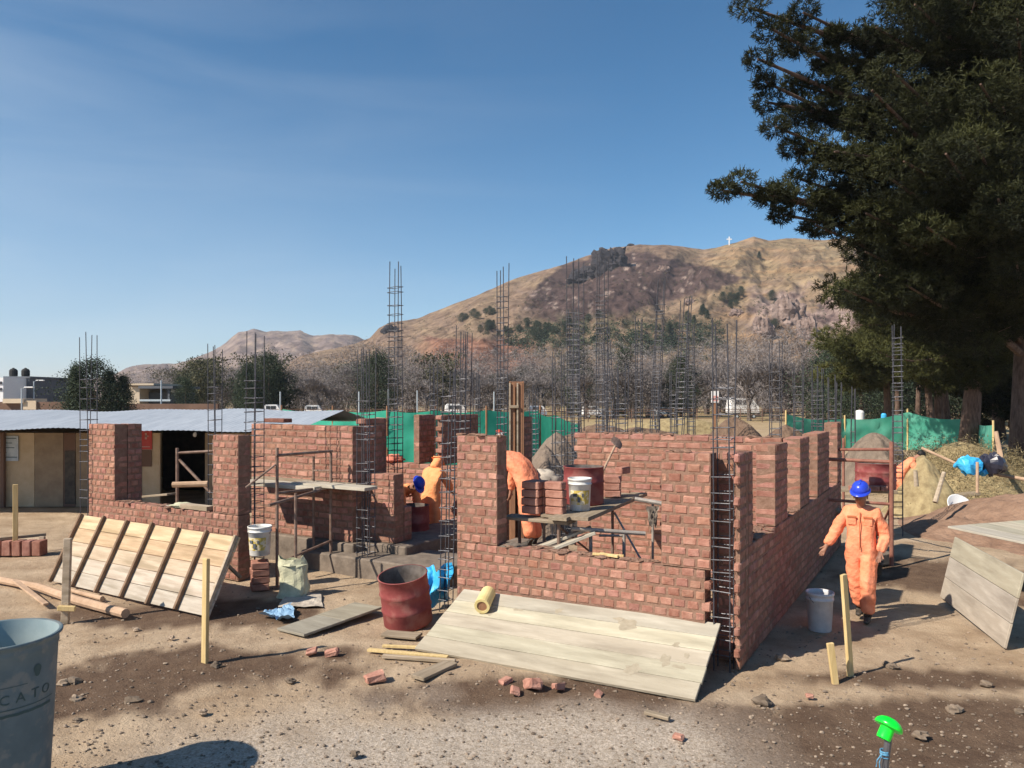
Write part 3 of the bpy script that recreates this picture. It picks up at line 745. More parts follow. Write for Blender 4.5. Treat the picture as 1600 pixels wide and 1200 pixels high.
# wall in the middle with the scaffold before it, on a raw concrete footing
bM = 1.45; zp = 4 * CH
am0, am1 = a_at(392, bM), a_at(551, bM)
mb = MB(); courses(mb, am0, am1, bM, bM + T, zp, 21 * CH + .02, L=.255)
courses(mb, am1 - .12, am1, bM + T, bM + T + .5, zp, 21 * CH, run='b', L=.255)
mb.box(U(am0 + .55, bM + .12, 21 * CH + .055), (.5, .2, .07), RB, 0, (.55, .5, .5), ch=.01)
wall_build(mb, 'sunlit brick wall of long bricks standing behind the pipe scaffold')
bN = bM + .28; an0, an1 = a_at(555, bN), a_at(617, bN); zN = 14 * CH
mb = MB(); courses(mb, am1 + .01, an1, bN, bN + T, zp, zN, L=.255); courses(mb, an1 - T, an1, bN + T, bN + .45, zp, 9 * CH, run='b', L=.255)
bR0 = bN + T; ar = a_at(575, bR0)
courses(mb, ar - .22, ar, bR0, b_at(605, ar), zp, 22 * CH, run='b', L=.255, tooth0=.07)
wall_build(mb, 'low brick wall ending in a tall dark pier just right of the scaffold')
# rear walls
bP = 4.5; mb = MB(); zP = 13 * CH
courses(mb, a_at(596, bP), a_at(790, bP), bP, bP + T, 0, zP, L=.255)
aq = a_at(655, bP); courses(mb, aq - .15, aq, bP, b_at(680, aq), zP, 22 * CH, run='b')
aq = a_at(690, bP); courses(mb, aq - .15, aq, bP + .06, b_at(748, aq), zP, 22 * CH, run='b', tooth0=.07)
wall_build(mb, 'rear brick wall with two tall shadowed piers in front of the green net')
bQ = 4.3; aq = a_at(817, bQ); mb = MB(); courses(mb, aq - .2, aq, bQ, b_at(832, aq), 0, 22 * CH, run='b')
wall_build(mb, 'narrow dark brick pier right of the tall brown timber formwork')
# concrete footings
mb = MB()
for (p0, p1, b0_, b1_, z_) in [(470, 690, bM - .35, bM + .75, .30), (300, 552, bM - .1, bM + .5, zp - .004)]:
    aa, ab = a_at(p0, b0_), a_at(p1, b0_)
    mb.box(U((aa + ab) / 2, (b0_ + b1_) / 2, z_ / 2 - .05), (ab - aa, b1_ - b0_, z_ + .1), RB, ch=.02, jit=.01)
mb.box(U(an1 - .2, bN + 1.2, zp / 2 - .004), (1.0, 2.6, zp - .01), RB, ch=.02)
tag(mb.build('concrete_footing', PLINTH), 'rough grey concrete footing under the middle brick walls', 'footing')
# tall timber formwork of a column
pf = U(a_at(797, 4.2), 4.2); root = empty('column_formwork', pf); tag(root, 'tall brown timber column formwork with pale edge battens', 'formwork')
hF = H + 24 / F * pf.y
for dx, dy, sz in ((0, 0, (.03, .26, hF)), (.24, 0, (.03, .26, hF)), (.12, .14, (.27, .03, hF)), (.05, -.12, (.09, .03, hF - .06)), (.19, -.12, (.08, .03, hF - .04))):
    m_ = MB(); m_.box((dx, dy, hF / 2), sz, None, ch=.004); m_.build('board', WOODB, root)
for z_, s_ in ((2.62, .28),):
    m_ = MB(); m_.box((.07, -.165, z_), (.17, .03, .05)); m_.build('cleat', WOODP, root)
for dx in (-.005, .135):
    m_ = MB(); m_.box((dx, -.15, hF * .68), (.028, .025, hF * .62)); m_.build('batten', WOODP, root)

# ------------------------------------------------------------------ rebar columns
def rebar_col(px, pytop, D, wpx, lab, zbot=0.0, lean=(0, 0), nst=None, bars=4, bare_top=.9, sp=.16, rot=.53, depth=None, group='rebar cages of the future columns', cut=0):
    x = (px - 800) / F * D; ztop = H - (pytop - HY) / F * D; hh = ztop - zbot
    wd = wpx / F * D * .80; dp = depth or wd * .8
    root = empty('rebar_column', (x, D, zbot), rot * -1)
    tag(root, lab, 'rebar column', group)
    r = max(.0072, .00058 * D); lx, ly = lean
    Lp = lambda z: Vector((lx * z / hh, ly * z / hh, 0))
    cs = [(-1, -1), (1, -1), (1, 1), (-1, 1)] + ([(0, -1), (0, 1)] if bars > 4 else [])
    rb = random.Random(int(px * 7))
    for (sx, sy) in cs:
        t = hh * rb.uniform(.965, 1); m_ = MB()
        p0 = Vector((sx * wd / 2, sy * dp / 2, -.1))
        pts = [p0, p0 + Vector((0, 0, hh * .5)) + Lp(hh * .5) + Vector((rb.uniform(-.01, .01), 0, 0)), p0 + Vector((rb.uniform(-.04, .04), rb.uniform(-.03, .03), t)) + Lp(t)]
        m_.tube(pts, r, 6); m_.build('vertical_bar', STEEL, root)
    z = .12 + rb.random() * .1; top = hh - bare_top; k = 0
    proto = None
    while z < top:
        if k >= 70: break
        ex = rb.uniform(.006, .03)
        if proto is None or k < 3:
            m_ = MB(); w2, d2 = wd / 2 + .006, dp / 2 + .006; rr_ = r * .72
            m_.tube([(-w2 - ex, -d2, 0), (w2, -d2, .004), (w2, d2, .01), (-w2, d2, .004), (-w2, -d2 - ex, -.006)], rr_, 4)
            proto = m_.build('stirrup', STEELL, root)
            s_ = proto
        else:
            s_ = proto.copy(); C.objects.link(s_); s_.parent = root
        s_.location = Lp(z) + Vector((0, 0, z)); s_.rotation_euler = (rb.uniform(-.06, .06), rb.uniform(-.05, .05), rb.uniform(-.06, .06))
        z += sp * rb.uniform(.55, 1.35) * (1 if rb.random() > .12 else 1.8); k += 1
    return root
cols = [
 (139, 508, 13.6, 24, 'rebar cage rising at the outer left edge of the left brick front wall', {}),
 (336, 528, 14.6, 20, 'rebar cage just behind the right pier of the left brick front wall', {}),
 (398, 505, 11.9, 27, 'rebar cage right of the left front wall, with a white bucket at its foot', dict(sp=.13)),
 (572, 530, 11.95, 27, 'rebar cage at the right end of the scaffolded brick wall', dict(bars=6)),
 (618, 400, 13.3, 22, 'very tall rebar cage above the crouching worker with the blue helmet', dict(sp=.12, bare_top=.5)),
 (720, 498, 12.6, 24, 'rebar cage rising behind the left pier of the nearest wall, bare bars fanned at the top', dict(bars=6, sp=.2, lean=(.06, 0))),
 (697, 560, 10.0, 20, 'near rebar cage tight against the left end of the nearest brick wall', dict(sp=.18, bare_top=.3, lean=(.06, 0))),
 (678, 560, 22, 11, 'thin short rebar cage left of the fanned cage, before the green net', {}),
 (745, 575, 24, 10, 'thin low rebar cage between the fanned cage and the brown timber formwork', {}),
 (785, 402, 15.5, 16, 'tall narrow rebar cage directly left of the brown timber formwork', dict(sp=.14, bare_top=.7)),
 (835, 596, 24, 14, 'low dim rebar cage before the green net right of the timber formwork', {}),
 (873, 540, 13.4, 20, 'shorter rebar cage left of the tallest central one', dict(sp=.2)),
 (900, 388, 15.0, 26, 'tallest central rebar cage, thick with stirrups, behind the drum', dict(bars=6, sp=.10, bare_top=1.2)),
 (906, 470, 17.6, 16, 'rebar cage leaning just behind the tallest central one', dict(sp=.12, lean=(-.2, 0))),
 (940, 388, 18.5, 17, 'tall dense rebar cage rising in front of the dark skyline outcrop', dict(sp=.13, bare_top=1.1)),
 (962, 500, 22, 13, 'leaning rebar cage right of the one before the skyline outcrop', dict(sp=.14, lean=(-.35, 0))),
 (972, 560, 17, 18, 'low rebar cage with bare upper bars above the plain sunlit wall', dict(bare_top=1.0, sp=.13)),
 (945, 592, 26, 9, 'small low rebar cage left of the bare-topped one', dict(sp=.2)),
 (998, 488, 26, 11, 'thin rebar cage halfway between the bare-topped one and the leaning pair', dict(sp=.2)),
 (1018, 428, 24, 14, 'tall rebar cage leaning right, left one of the leaning pair', dict(sp=.17, lean=(.35, 0))),
 (1055, 456, 22, 16, 'tall rebar cage leaning right, right one of the leaning pair', dict(sp=.17, lean=(.35, 0))),
 (1053, 575, 26, 12, 'low rebar cage tangled in front of the right leaning cage', dict(sp=.18)),
 (1080, 500, 27, 12, 'slim rebar cage between the right leaning cage and the pink sign', dict(sp=.16)),
 (1131, 478, 7.93, 31, 'nearest rebar cage standing in the toothed corner gap at the right end of the nearest wall', dict(sp=.13, bare_top=.75, depth=.15)),
 (1212, 522, 20, 19, 'rebar cage over the first piers of the long side wall', dict(sp=.2, bare_top=.8)),
 (1248, 560, 24, 16, 'rebar cage right of the one over the first piers of the side wall', dict(sp=.22)),
 (1278, 565, 24, 20, 'wide rebar cage at the left end of the right-hand green net', dict(sp=.16, bars=6)),
 (1300, 580, 28, 12, 'thin rebar cage right of the wide one before the right-hand green net', dict(sp=.24)),
 (1310, 592, 30, 9, 'smallest rebar cage before the right-hand green net', dict(sp=.24)),
 (1333, 600, 30, 7, 'very thin rebar cage before the right-hand net, right of the smallest one', dict(sp=.4)),
 (1403, 497, 15.5, 17, 'tall rebar cage before the right pines beside the far stooping worker', dict(sp=.10, bare_top=.4)),
 (1027, 600, 30, 8, 'tiny distant rebar cage between the two leaning ones', dict(sp=.24)),
]
for (px, pt, D, wp, lab, kw) in cols: rebar_col(px, pt, D, wp, lab, **kw)

# ------------------------------------------------------------------ formwork panels and boards
def plate(name, bl, br, tl, mats, nboards, thick, label, cat, group=None, seam=.006, gdir='x', colr=(.85, 1.1)):
    """rectangular boarded panel given by its lower-left, lower-right and upper-left corners"""
    bl, br, tl = Vector(bl), Vector(br), Vector(tl)
    X = (br - bl); Lx = X.length; X.normalize(); Y = tl - bl; Y -= X * Y.dot(X); Ly = Y.length; Y.normalize(); Z = X.cross(Y)
    M = Matrix(((X.x, Y.x, Z.x, bl.x), (X.y, Y.y, Z.y, bl.y), (X.z, Y.z, Z.z, bl.z), (0, 0, 0, 1)))
    root = bpy.data.objects.new(name, None); C.objects.link(root); root.matrix_world = M; root.empty_display_size = .1
    tag(root, label, cat, group); mb = MB()
    for i in range(nboards):
        k = random.uniform(*colr) if not isinstance(colr, list) else colr[i]; h_ = Ly / nboards
        mb.box((Lx / 2 + random.uniform(-.006, .006), (i + .5) * h_, -thick / 2 + random.uniform(-.0015, .0015)), (Lx, h_ - seam, thick), None, 0, (k if not isinstance(k, tuple) else k) if isinstance(k, tuple) else (k, k * random.uniform(.96, 1.02), k * random.uniform(.9, 1.02)), ch=.004)
    mb.build('board_face', mats, root)
    return root, Lx, Ly
random.seed(4)
# big pale panel at the foot of the nearest wall
bl, br = G(648, 1017) + Vector((0, 0, .03)), G(1087, 1098) + Vector((0, 0, .03))
tl = W(712, 918, U(a_at(712, -.12), -.12).y)
STN = mat('wet_stain', (.30, .26, .19), (.38, .33, .25), scale=20, rough=.8, bump=.2)
pn, Lx, Ly = plate('formwork_panel', bl, br, tl, WOODF, 5, .035, 'large stained pale plank panel tilted against the foot of the nearest brick wall', 'formwork panel')
for k in (.08, .5, .92):
    m_ = MB(); m_.box((Lx * k, Ly / 2, -.065), (.07, Ly * .98, .05), None, ch=.004); m_.build('batten', WOODG, pn)
m_ = MB()
def stain(mb, cx, cy, rx, ry, seed):
    n = 26; vs = [Vector((cx, cy, .0012))]
    for k in range(n):
        a = 6.2832 * k / n; q = 1 + .7 * noise.noise(Vector((math.cos(a) * 1.5, math.sin(a) * 1.5, seed * 3.3)))
        vs.append(Vector((cx + rx * q * math.cos(a), cy + ry * q * math.sin(a), .0012)))
    mb.add(vs, [(0, 1 + k, 1 + (k + 1) % n) for k in range(n)])
for s_ in [(.18, .70, .045, .085, 1), (.43, .86, .04, .05, 2), (.70, .80, .10, .09, 3), (.66, .86, .05, .03, 14), (.885, .62, .03, .04, 4), (.87, .40, .05, .10, 5), (.92, .34, .06, .03, 6), (.78, .22, .07, .07, 7), (.28, .78, .06, .02, 8), (.93, .5, .02, .05, 9)]:
    m_ = MB(); stain(m_, s_[0] * Lx, s_[1] * Ly, s_[2] * 1.2, s_[3] * .8 * Ly, s_[4]); m_.build('wet_stain', STN, pn)
BATT = mat('brown_batten', (.15, .095, .06), (.25, .165, .11), scale=7, rough=.9)
# battened panel before the left wall
bl, br = G(79, 911), G(325, 968)
tl = W(127, 804, bl.y + .42)
pn, Lx, Ly = plate('formwork_panel', bl + Vector((0, 0, .03)), br + Vector((0, 0, .03)), tl, WOODP, 5, .03, 'pale board panel with seven upright battens propped before the left brick wall', 'formwork panel', colr=[(1.0, 1.08, 1.2), (1.1, 1.15, 1.25), (1.12, 1.1, 1.08), (1.12, 1.0, .86), (1.3, 1.2, 1.02)])
for i in range(7):
    x = .03 + (Lx - .06) * i / 6
    m_ = MB(); m_.box((x, Ly * .5 + (.01 if i % 2 else -.005), .03), (.042, Ly * 1.02, .055), None, ch=.004); m_.build('batten', BATT if i < 6 else WOODP, pn)
for i in (1, 5):
    m_ = MB(); x = Lx * i / 6; m_.tube([(x, Ly * .85, -.03), (x, Ly * .62, -.78)], .028, 6); m_.build('prop', WOODG, pn)
# tilted grey board in the middle
a_ = G(438, 985); b_ = G(474, 996)
pts = [G(440, 986) + Vector((0, 0, .02)), G(473, 997) + Vector((0, 0, .02))]
tl = W(500, 930, 10.35)
bl, br = G(432, 984) + Vector((0, 0, .02)), G(474, 998) + Vector((0, 0, .05)); tl = W(499, 930, 10.6)
pn, Lx, Ly = plate('loose_board', bl, br, W(501, 931, 10.55), WOODF, 2, .03, 'grey board tilted on the dirt between the small blue sheet and red drum', 'board', colr=(.62, .68))
for o_ in (pn,): pass
# plywood leaning on the right
bl, br, tl = G(1468, 932), G(1568, 1013), W(1491, 838, 10.65)
pn, Lx, Ly = plate('plywood_panel', bl, br, tl, WOODF, 3, .03, 'weathered pale board panel leaning upright at the right edge of the picture', 'board panel', colr=(.9, 1.0))
pn2, _, _ = plate('plywood_panel', G(1600, 1013), G(1700, 1090), W(1606, 905, 8.55), WOODF, 3, .03, 'second pale upright panel cut off by the right picture edge', 'board panel', colr=(.85, .95))
pn3, _, _ = plate('plywood_panel', W(1480, 822, 11.0), W(1612, 850, 9.9), W(1546, 802, 12.2), WOODF, 4, .03, 'pale board lid lying flat on top of the leaning right-hand panel', 'board panel', colr=(.9, 1.05))

# ------------------------------------------------------------------ stakes, logs, loose timber
def stake(px, py0, py1, wpx, label, m=WOODY, lean=0.0, cat='stake', name='wooden_stake', dx=None):
    p = G(px, py1); hh = (py1 - py0) / F * p.y; wd = wpx / F * p.y
    mb = MB(); R = Euler((0, lean, random.uniform(-.5, .5))).to_matrix()
    mb.box(p + R @ Vector((0, 0, hh / 2 - .08)), (wd, wd * .6, hh + .16), R, ch=.004, jit=.002)
    return tag(mb.build(name, m), label, cat)
stake(320, 872, 1038, 10, 'tall pale stake standing alone in front of the battened panel', WOODY, .02)
stake(1329, 895, 1057, 10, 'taller yellow stake of the pair in front of the walking worker', WOODY, -.1)
stake(1305, 1004, 1067, 10, 'shorter yellow stake of the pair in front of the walking worker', WOODY, -.13)
stake(24, 757, 868, 7, 'thin pale stake behind the little brick kerb at the left edge', WOODY, 0)
r_ = empty('braced_post', G(104, 970)); tag(r_, 'squared timber post with a small cross cleat at its foot, left of the battened panel', 'post')
m_ = MB(); m_.box((0, 0, .5), (.085, .07, 1.06), Euler((0, .03, .2)).to_matrix(), ch=.005); m_.build('post', WOODP, r_)
m_ = MB(); m_.box((.03, -.05, .17), (.2, .05, .06), Euler((0, .1, .2)).to_matrix(), ch=.005); m_.build('cleat', WOODY, r_)
def log(pts, r, label, m=LOGM, cat='log', name='log', n=9):
    mb = MB(); mb.tube(pts, r, n); return tag(mb.build(name, m, smooth=False), label, cat)
log([G(-40, 905) + Vector((0, 0, .06)), G(60, 926) + Vector((0, 0, .08)), G(120, 945) + Vector((0, 0, .06)), G(196, 966) + Vector((0, 0, .06))], [.05, .055, .06, .06], 'long peeled log lying on the dirt below the battened panel')
log([G(108, 925) + Vector((0, 0, .03)), G(160, 940) + Vector((0, 0, .04))], [.025, .035], 'short thin stick lying between the post and the battened panel', cat='stick', name='stick')
def plank(p0, p1, wd, th, label, m=WOODY, z=.02, cat='plank', z1=None):
    p0 = Vector(p0); p1 = Vector(p1); X = (p1 - p0); L = X.length; X.normalize(); Yv = Vector((0, 0, 1)).cross(X).normalized(); Zv = X.cross(Yv)
    R = Matrix((X, Yv, Zv)).transposed(); M = Matrix.Translation((p0 + p1) / 2 + Vector((0, 0, z))) @ R.to_4x4()
    mb = MB(); mb.box((0, 0, 0), (L, wd, th), None, ch=.004, jit=.002); o = mb.build('plank', m, M=M); return tag(o, label, cat)
plank(G(22, 912, .14), G(72, 950), .07, .03, 'pinkish short plank lying across the long log', LOGM, .05)
plank(G(575, 1018), G(700, 1030), .06, .03, 'upper thin pale stick of the bundle left of the big panel', WOODY)
plank(G(598, 1028), G(712, 1036), .05, .04, 'lower thin pale stick of the bundle left of the big panel', WOODP)
plank(G(598, 1012), G(690, 1016), .04, .03, 'rearmost thin stick of the bundle left of the big panel', WOODY)
plank(G(652, 1064), G(705, 1040), .17, .035, 'short grey plank offcut lying below the left corner of the big panel', WOODG, .03)
plank(G(1008, 1116), G(1046, 1126), .06, .03, 'small grey wood offcut below the right end of the big panel', WOODG)
plank(G(600, 992), G(655, 997), .2, .03, 'small flat board under the near red drum', WOODG)
# brick kerb at far left
mb = MB(); p0, p1 = G(-40, 868), G(70, 868); n_ = 7
for i in range(n_):
    q = p0.lerp(p1, (i + .5) / n_); mb.box(q + Vector((0, 0, .14)), (.15, .22, .26), None, 0, brick_colour(), ch=.01, jit=.004)
tag(mb.build('brick_kerb', [BRICK, MORTAR]), 'low row of upright bricks on the dirt at the left picture edge', 'brick row')
plank(G(-40, 846, .3), G(72, 835, .3), .05, .05, 'thin rail laid over the row of bricks at the left edge', WOODG, 0, 'rail')
stake(66, 838, 866, 8, 'short peg at the right end of the brick row', WOODP)

# brick fragments and stones one can count
def shard(px, py, s, label, col=None, m=BRICK):
    p = G(px, py); mb = MB()
    R = Euler((random.uniform(-.5, .5), random.uniform(-.4, .4), random.uniform(0, 3))).to_matrix()
    mb.box(p + Vector((0, 0, s * .22)), (s, s * random.uniform(.5, .8), s * random.uniform(.35, .5)), R, 0, col or (1.25, 1.3, 1.3), ch=s * .09, jit=s * .07)
    return tag(mb.build('brick_shard', m), label, 'brick shard', 'broken bricks on the ground')
random.seed(9)
for (px, py, s, lab) in [(586, 1064, .2, 'flat orange tile shard on the dirt below the bundle of sticks'), (487, 1022, .16, 'hollow broken brick lying below the tilted grey board'), (518, 1024, .15, 'greyish brick fragment right of the hollow broken one'),
    (790, 1068, .13, 'leftmost brick fragment along the lower edge of the big panel'), (832, 1076, .2, 'large ribbed brick fragment below the middle of the big panel'), (872, 1078, .15, 'pointed brick fragment right of the ribbed one'),
    (805, 1084, .12, 'orange brick chip nearest the camera below the big panel'), (1215, 958, .1, 'small brick chip beside the shadowed side wall'), (1060, 1155, .09, 'tiny brick chip in the lower middle'), (1265, 1090, .07, 'pale chip left of the yellow stakes'), (935, 1088, .09, 'small pale lump at the panel edge')]:
    shard(px, py, s, lab)
def rock(px, py, s, label, k=.9):
    p = G(px, py); mb = MB(); mb.blob(p + Vector((0, 0, s * .3)), (s, s * .8, s * .55), .35, int(px), 10, 0, (k, k * .96, k * .9), 1.4)
    return tag(mb.build('stone', STONE), label, 'stone', 'stones lying on the dirt')
for (px, py, s, lab, k) in [(99, 1070, .06, 'pale rounded stone right of the barrel', 1.0), (118, 1068, .07, 'reddish stone next to the pale rounded one', .7), (207, 1098, .07, 'dark lumpy stone in the lower left', .6), (316, 1115, .045, 'round pale pebble in the lower left', 1.1),
    (119, 1095, .06, 'flat pale stone below the pale rounded one', 1.0), (120, 1128, .04, 'small stone near the barrel base', .8), (1190, 1100, .09, 'dark stone right of the big panel corner', .6), (1395, 1045, .06, 'stone right of the yellow stakes', .7), (1490, 1112, .07, 'pointed pale stone right of the green cap', .9),
    (1541, 1072, .06, 'stone at the right edge below the leaning panel', .7), (1592, 1115, .05, 'dark stone at the far right edge', .6), (338, 1042, .06, 'dark stone at the foot of the lone pale stake', .5), (1437, 1152, .06, 'stone beside the green cap', .8), (455, 1066, .05, 'stone at the end of the dark damp patch', .6),
    (1222, 1030, .07, 'pale stone at the foot of the side wall shadow', 1.1), (1385, 1040, .05, 'grey stone in front of the pair of stakes', .7), (213, 985, .04, 'white pebble below the battened panel', 1.5), (268, 998, .04, 'white pebble left of the lone stake', 1.5), (555, 1180, .04, 'small dark stone in the gravel foreground', .6)]:
    rock(px, py, s, lab, k)

# ------------------------------------------------------------------ shed on the left
sx0, sx1, sy0, sy1, ze, zr = -27.0, -5.1, 19.4, 26.5, 1.93, 2.42
root = empty('site_shed', ((sx0 + sx1) / 2, sy0, 0)); tag(root, 'long low site shed with a pale tin roof and tan board walls at the left', 'shed')
ox = (sx0 + sx1) / 2; sh = Matrix.Translation((-ox, -sy0, 0))
def sp(name, m, fn):
    mb = MB(); fn(mb); mb.v = [(x - ox, y - sy0, z) for (x, y, z) in mb.v]; return mb.build(name, m, root)
def roof(mb):
    n = 380; xs = [sx0 - .3 + (sx1 - sx0 + .6) * i / n for i in range(n + 1)]
    rows = [(sy0 - 2.1, 2.04, 0), ((sy0 + sy1) / 2 - 1.2, zr, 0), (sy1 + .3, ze, 0)]
    vs = []
    for (y, z, _) in rows:
        for i, x in enumerate(xs): vs.append((x, y, z + (.012 if i % 2 else 0) + .03 * math.sin(x * .9 + y) + .02 * math.sin(x * 2.3)))
    fs = [(r * (n + 1) + i, r * (n + 1) + i + 1, (r + 1) * (n + 1) + i + 1, (r + 1) * (n + 1) + i) for r in range(2) for i in range(n)]
    mb.add(vs, fs)
sp('roof', TIN, roof)
for x_ in (-24, -20, -16.2, -12.9, -9.6, -6.2): sp('eave_post', HOUSEB, lambda mb, x_=x_: mb.box((x_, sy0 - .1, .95), (.09, .09, 1.9)))
def X_(px): return (px - 800) / F * sy0
def wallseg(x0, x1, z0=0.0, z1=None): return lambda mb: mb.box(((x0 + x1) / 2, sy0 + .04, (z0 + (z1 or ze - .05)) / 2), (x1 - x0 - .01, .08, (z1 or ze - .05) - z0))
sp('wall_panel', WALLC, wallseg(sx0, X_(54))); sp('wall_panel', WALLT, wallseg(X_(54), X_(99)))
sp('wall_panel', HOUSEB, wallseg(X_(99), X_(118))); sp('wall_panel', WALLT, wallseg(X_(118), X_(222)))
sp('wall_panel', WALLC, wallseg(X_(222), X_(250))); sp('wall_panel', WALLT, wallseg(X_(320), sx1))
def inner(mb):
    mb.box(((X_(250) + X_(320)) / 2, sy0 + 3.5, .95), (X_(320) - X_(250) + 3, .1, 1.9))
sp('inner_wall', DARKIN, inner)  # near-black sheet: the shade deep in the shed is put into its colour
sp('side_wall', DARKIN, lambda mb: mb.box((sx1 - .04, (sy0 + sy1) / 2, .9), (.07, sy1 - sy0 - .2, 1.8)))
sp('back_wall', WALLT, lambda mb: mb.box(((sx0 + sx1) / 2, sy1, .9), (sx1 - sx0, .08, 1.8)))
g_ = lambda mb: mb.box(((X_(103) + X_(117)) / 2, sy0 - .015, .75), (.26, .03, 1.35))
sp('door', BOOT, g_)
# notice on the shed wall
def text_mesh(txt, size, m, name='lettering', ext=.004):
    cu = bpy.data.curves.new('t', 'FONT'); cu.body = txt; cu.size = size; cu.extrude = ext; cu.resolution_u = 3
    to = bpy.data.objects.new('t', cu); C.objects.link(to); bpy.context.view_layer.update()
    me = bpy.data.meshes.new_from_object(to.evaluated_get(bpy.context.evaluated_depsgraph_get())); bpy.data.objects.remove(to); bpy.data.curves.remove(cu)
    me.materials.clear(); me.materials.append(m); me.name = name
    o = bpy.data.objects.new(name, me); C.objects.link(o); return o
r_ = empty('notice_board', (X_(13), sy0 - .03, 0)); tag(r_, 'bluish white notice board with dark lines of print on the cream shed wall', 'notice board')
zz0, zz1 = H - (720 - HY) / F * sy0, H - (681 - HY) / F * sy0
m_ = MB(); m_.box((0, 0, (zz0 + zz1) / 2), (.55, .02, zz1 - zz0)); m_.build('board', SIGNB, r_)
for k, (wd, off) in enumerate([(.46, 0), (.34, -.05), (.4, -.02), (.2, -.12), (.5, 0)]):
    m_ = MB(); m_.box((off, -.014, zz1 - .06 - k * .12), (wd, .006, .018)); m_.build('print_line', INK, r_)
r_ = empty('red_poster', (X_(229), sy0 - .02, 0)); tag(r_, 'red poster with pale marks hanging on the shed wall beside the dark doorway', 'poster')
zz0, zz1 = H - (702 - HY) / F * sy0, H - (673 - HY) / F * sy0
m_ = MB(); m_.box((0, 0, (zz0 + zz1) / 2), (.3, .02, zz1 - zz0)); m_.build('sheet', REDSIGN, r_)
MUTED = mat('faded_print', (.5, .3, .28), (.55, .33, .3), bump=0)
for (dx, dz, a, b) in [(0, .1, .05, .16), (.02, .1, .09, .03), (0, -.17, .2, .02)]:
    m_ = MB(); m_.box((dx, -.013, (zz0 + zz1) / 2 + dz), (a, .006, b)); m_.build('mark', MUTED, r_)
r_ = MB(); r_.box((X_(229), sy0 - .02, H - (716 - HY) / F * sy0), (.27, .02, .42)); tag(r_.build('dark_poster', HOUSEB), 'dark reddish poster below the red one on the shed wall', 'poster')
r_ = MB(); r_.blob((X_(297), sy0 + .3, H - (680 - HY) / F * sy0), (.05, .05, .07), .1, 2, 8); tag(r_.build('light_bulb', WHITE), 'small pale bulb hanging in the dark shed doorway', 'bulb')

# ------------------------------------------------------------------ green nets
def net(path, ztop, zbot, label, posts=True, seed=0, sag=.1, postm=WOODB):
    root = empty('net_fence', path[0]); tag(root, label, 'net fence'); p0 = Vector(path[0])
    mb = MB(); vs = []; n = 0; cols_ = []
    for s_ in range(len(path) - 1):
        a, b = Vector(path[s_]), Vector(path[s_ + 1]); m = max(8, int((b - a).length / .18))
        for i in range(m + (1 if s_ == len(path) - 2 else 0)):
            t = i / m; p = a.lerp(b, t); span = abs(math.sin(math.pi * t * max(1, round((b - a).length / 4))))
            zt = ztop[s_] + (ztop[s_ + 1] - ztop[s_]) * t - sag * span; zb = zbot[s_] + (zbot[s_ + 1] - zbot[s_]) * t
            nr = 9
            for k in range(nr):
                f = k / (nr - 1); w_ = .09 * noise.noise(Vector((p.x * 1.3, f * 2.5, seed))) + .05 * noise.noise(Vector((p.x * 4, f * 5, seed)))
                vs.append(Vector((p.x, p.y + w_ * 1.6, zb + (zt - zb) * f)) - p0)
            n += 1
    nr = 9
    fs = [(i * nr + k, (i + 1) * nr + k, (i + 1) * nr + k + 1, i * nr + k + 1) for i in range(n - 1) for k in range(nr - 1)]
    mb.add(vs, fs); mb.build('net', NETR if postm is WOODY else NET, root, smooth=True)
    for s_, p in enumerate(path):
        m_ = MB(); m_.tube([Vector(p) - p0 + Vector((0, 0, -.1)), Vector(p) - p0 + Vector((0, 0, ztop[s_] + .18))], .045, 6); m_.build('post', postm, root)
    return root
def GP(px, D): return Vector(((px - 800) / F * D, D, 0))
net([GP(440, 34), GP(520, 32), GP(605, 31), GP(680, 31), GP(760, 31.5), GP(844, 33)], [2.25] * 6, [.03] * 6, 'long green shade net fence behind the unfinished walls, centre left', seed=3)
net([GP(844, 33), GP(868, 36), GP(906, 41)], [2.05, 1.95, 1.35], [.03, .3, .9], 'short slack green net falling away at the right end of the long one', seed=8)
net([GP(1228, 38), GP(1320, 40), GP(1418, 40), GP(1512, 38), GP(1552, 33)], [1.95, 1.65, 2.0, 1.72, 1.6], [.5, .05, .03, .03, .0], 'sagging pale green net fence on the right below the pines', seed=12, sag=.18, postm=WOODY)

# ------------------------------------------------------------------ far houses, cars, fence
def slab(root, name, m, px0, px1, py0, py1, D, dep=5.0, dy=0.0):
    x0, x1 = (px0 - 800) / F * D, (px1 - 800) / F * D; zt = H - (py0 - HY) / F * D; zb = max(0, H - (py1 - HY) / F * D)
    mb = MB(); mb.box(((x0 + x1) / 2 - root.location.x, D + dep / 2 + dy - root.location.y, (zt + zb) / 2), (x1 - x0, dep, zt - zb)); return mb.build(name, m, root)
def bld(px, D, label): r = empty('house', GP(px, D)); return tag(r, label, 'house')
b = bld(-30, 84, 'white building cut by the left picture edge'); slab(b, 'wall', WHITE, -90, 5, 590, 700, 84, 8)
for k in range(2): slab(b, 'window', GLASSD, -3, 2, 596 + 10 * k, 600 + 10 * k, 83.9, .2)
b = bld(25, 88, 'dark slate house carrying two water tanks at the far left'); slab(b, 'wall', HOUSEG, 6, 46, 589, 700, 88, 9); slab(b, 'parapet', HOUSEG, 5, 47, 588, 591, 87.9, 9.2)
slab(b, 'door', HOUSEB, 12, 16, 612, 640, 87.9, .2); slab(b, 'banner', PLASTIC_Y, 19, 29, 592, 602, 87.7, .1); slab(b, 'window', GLASSD, 32, 38, 598, 606, 87.9, .2)
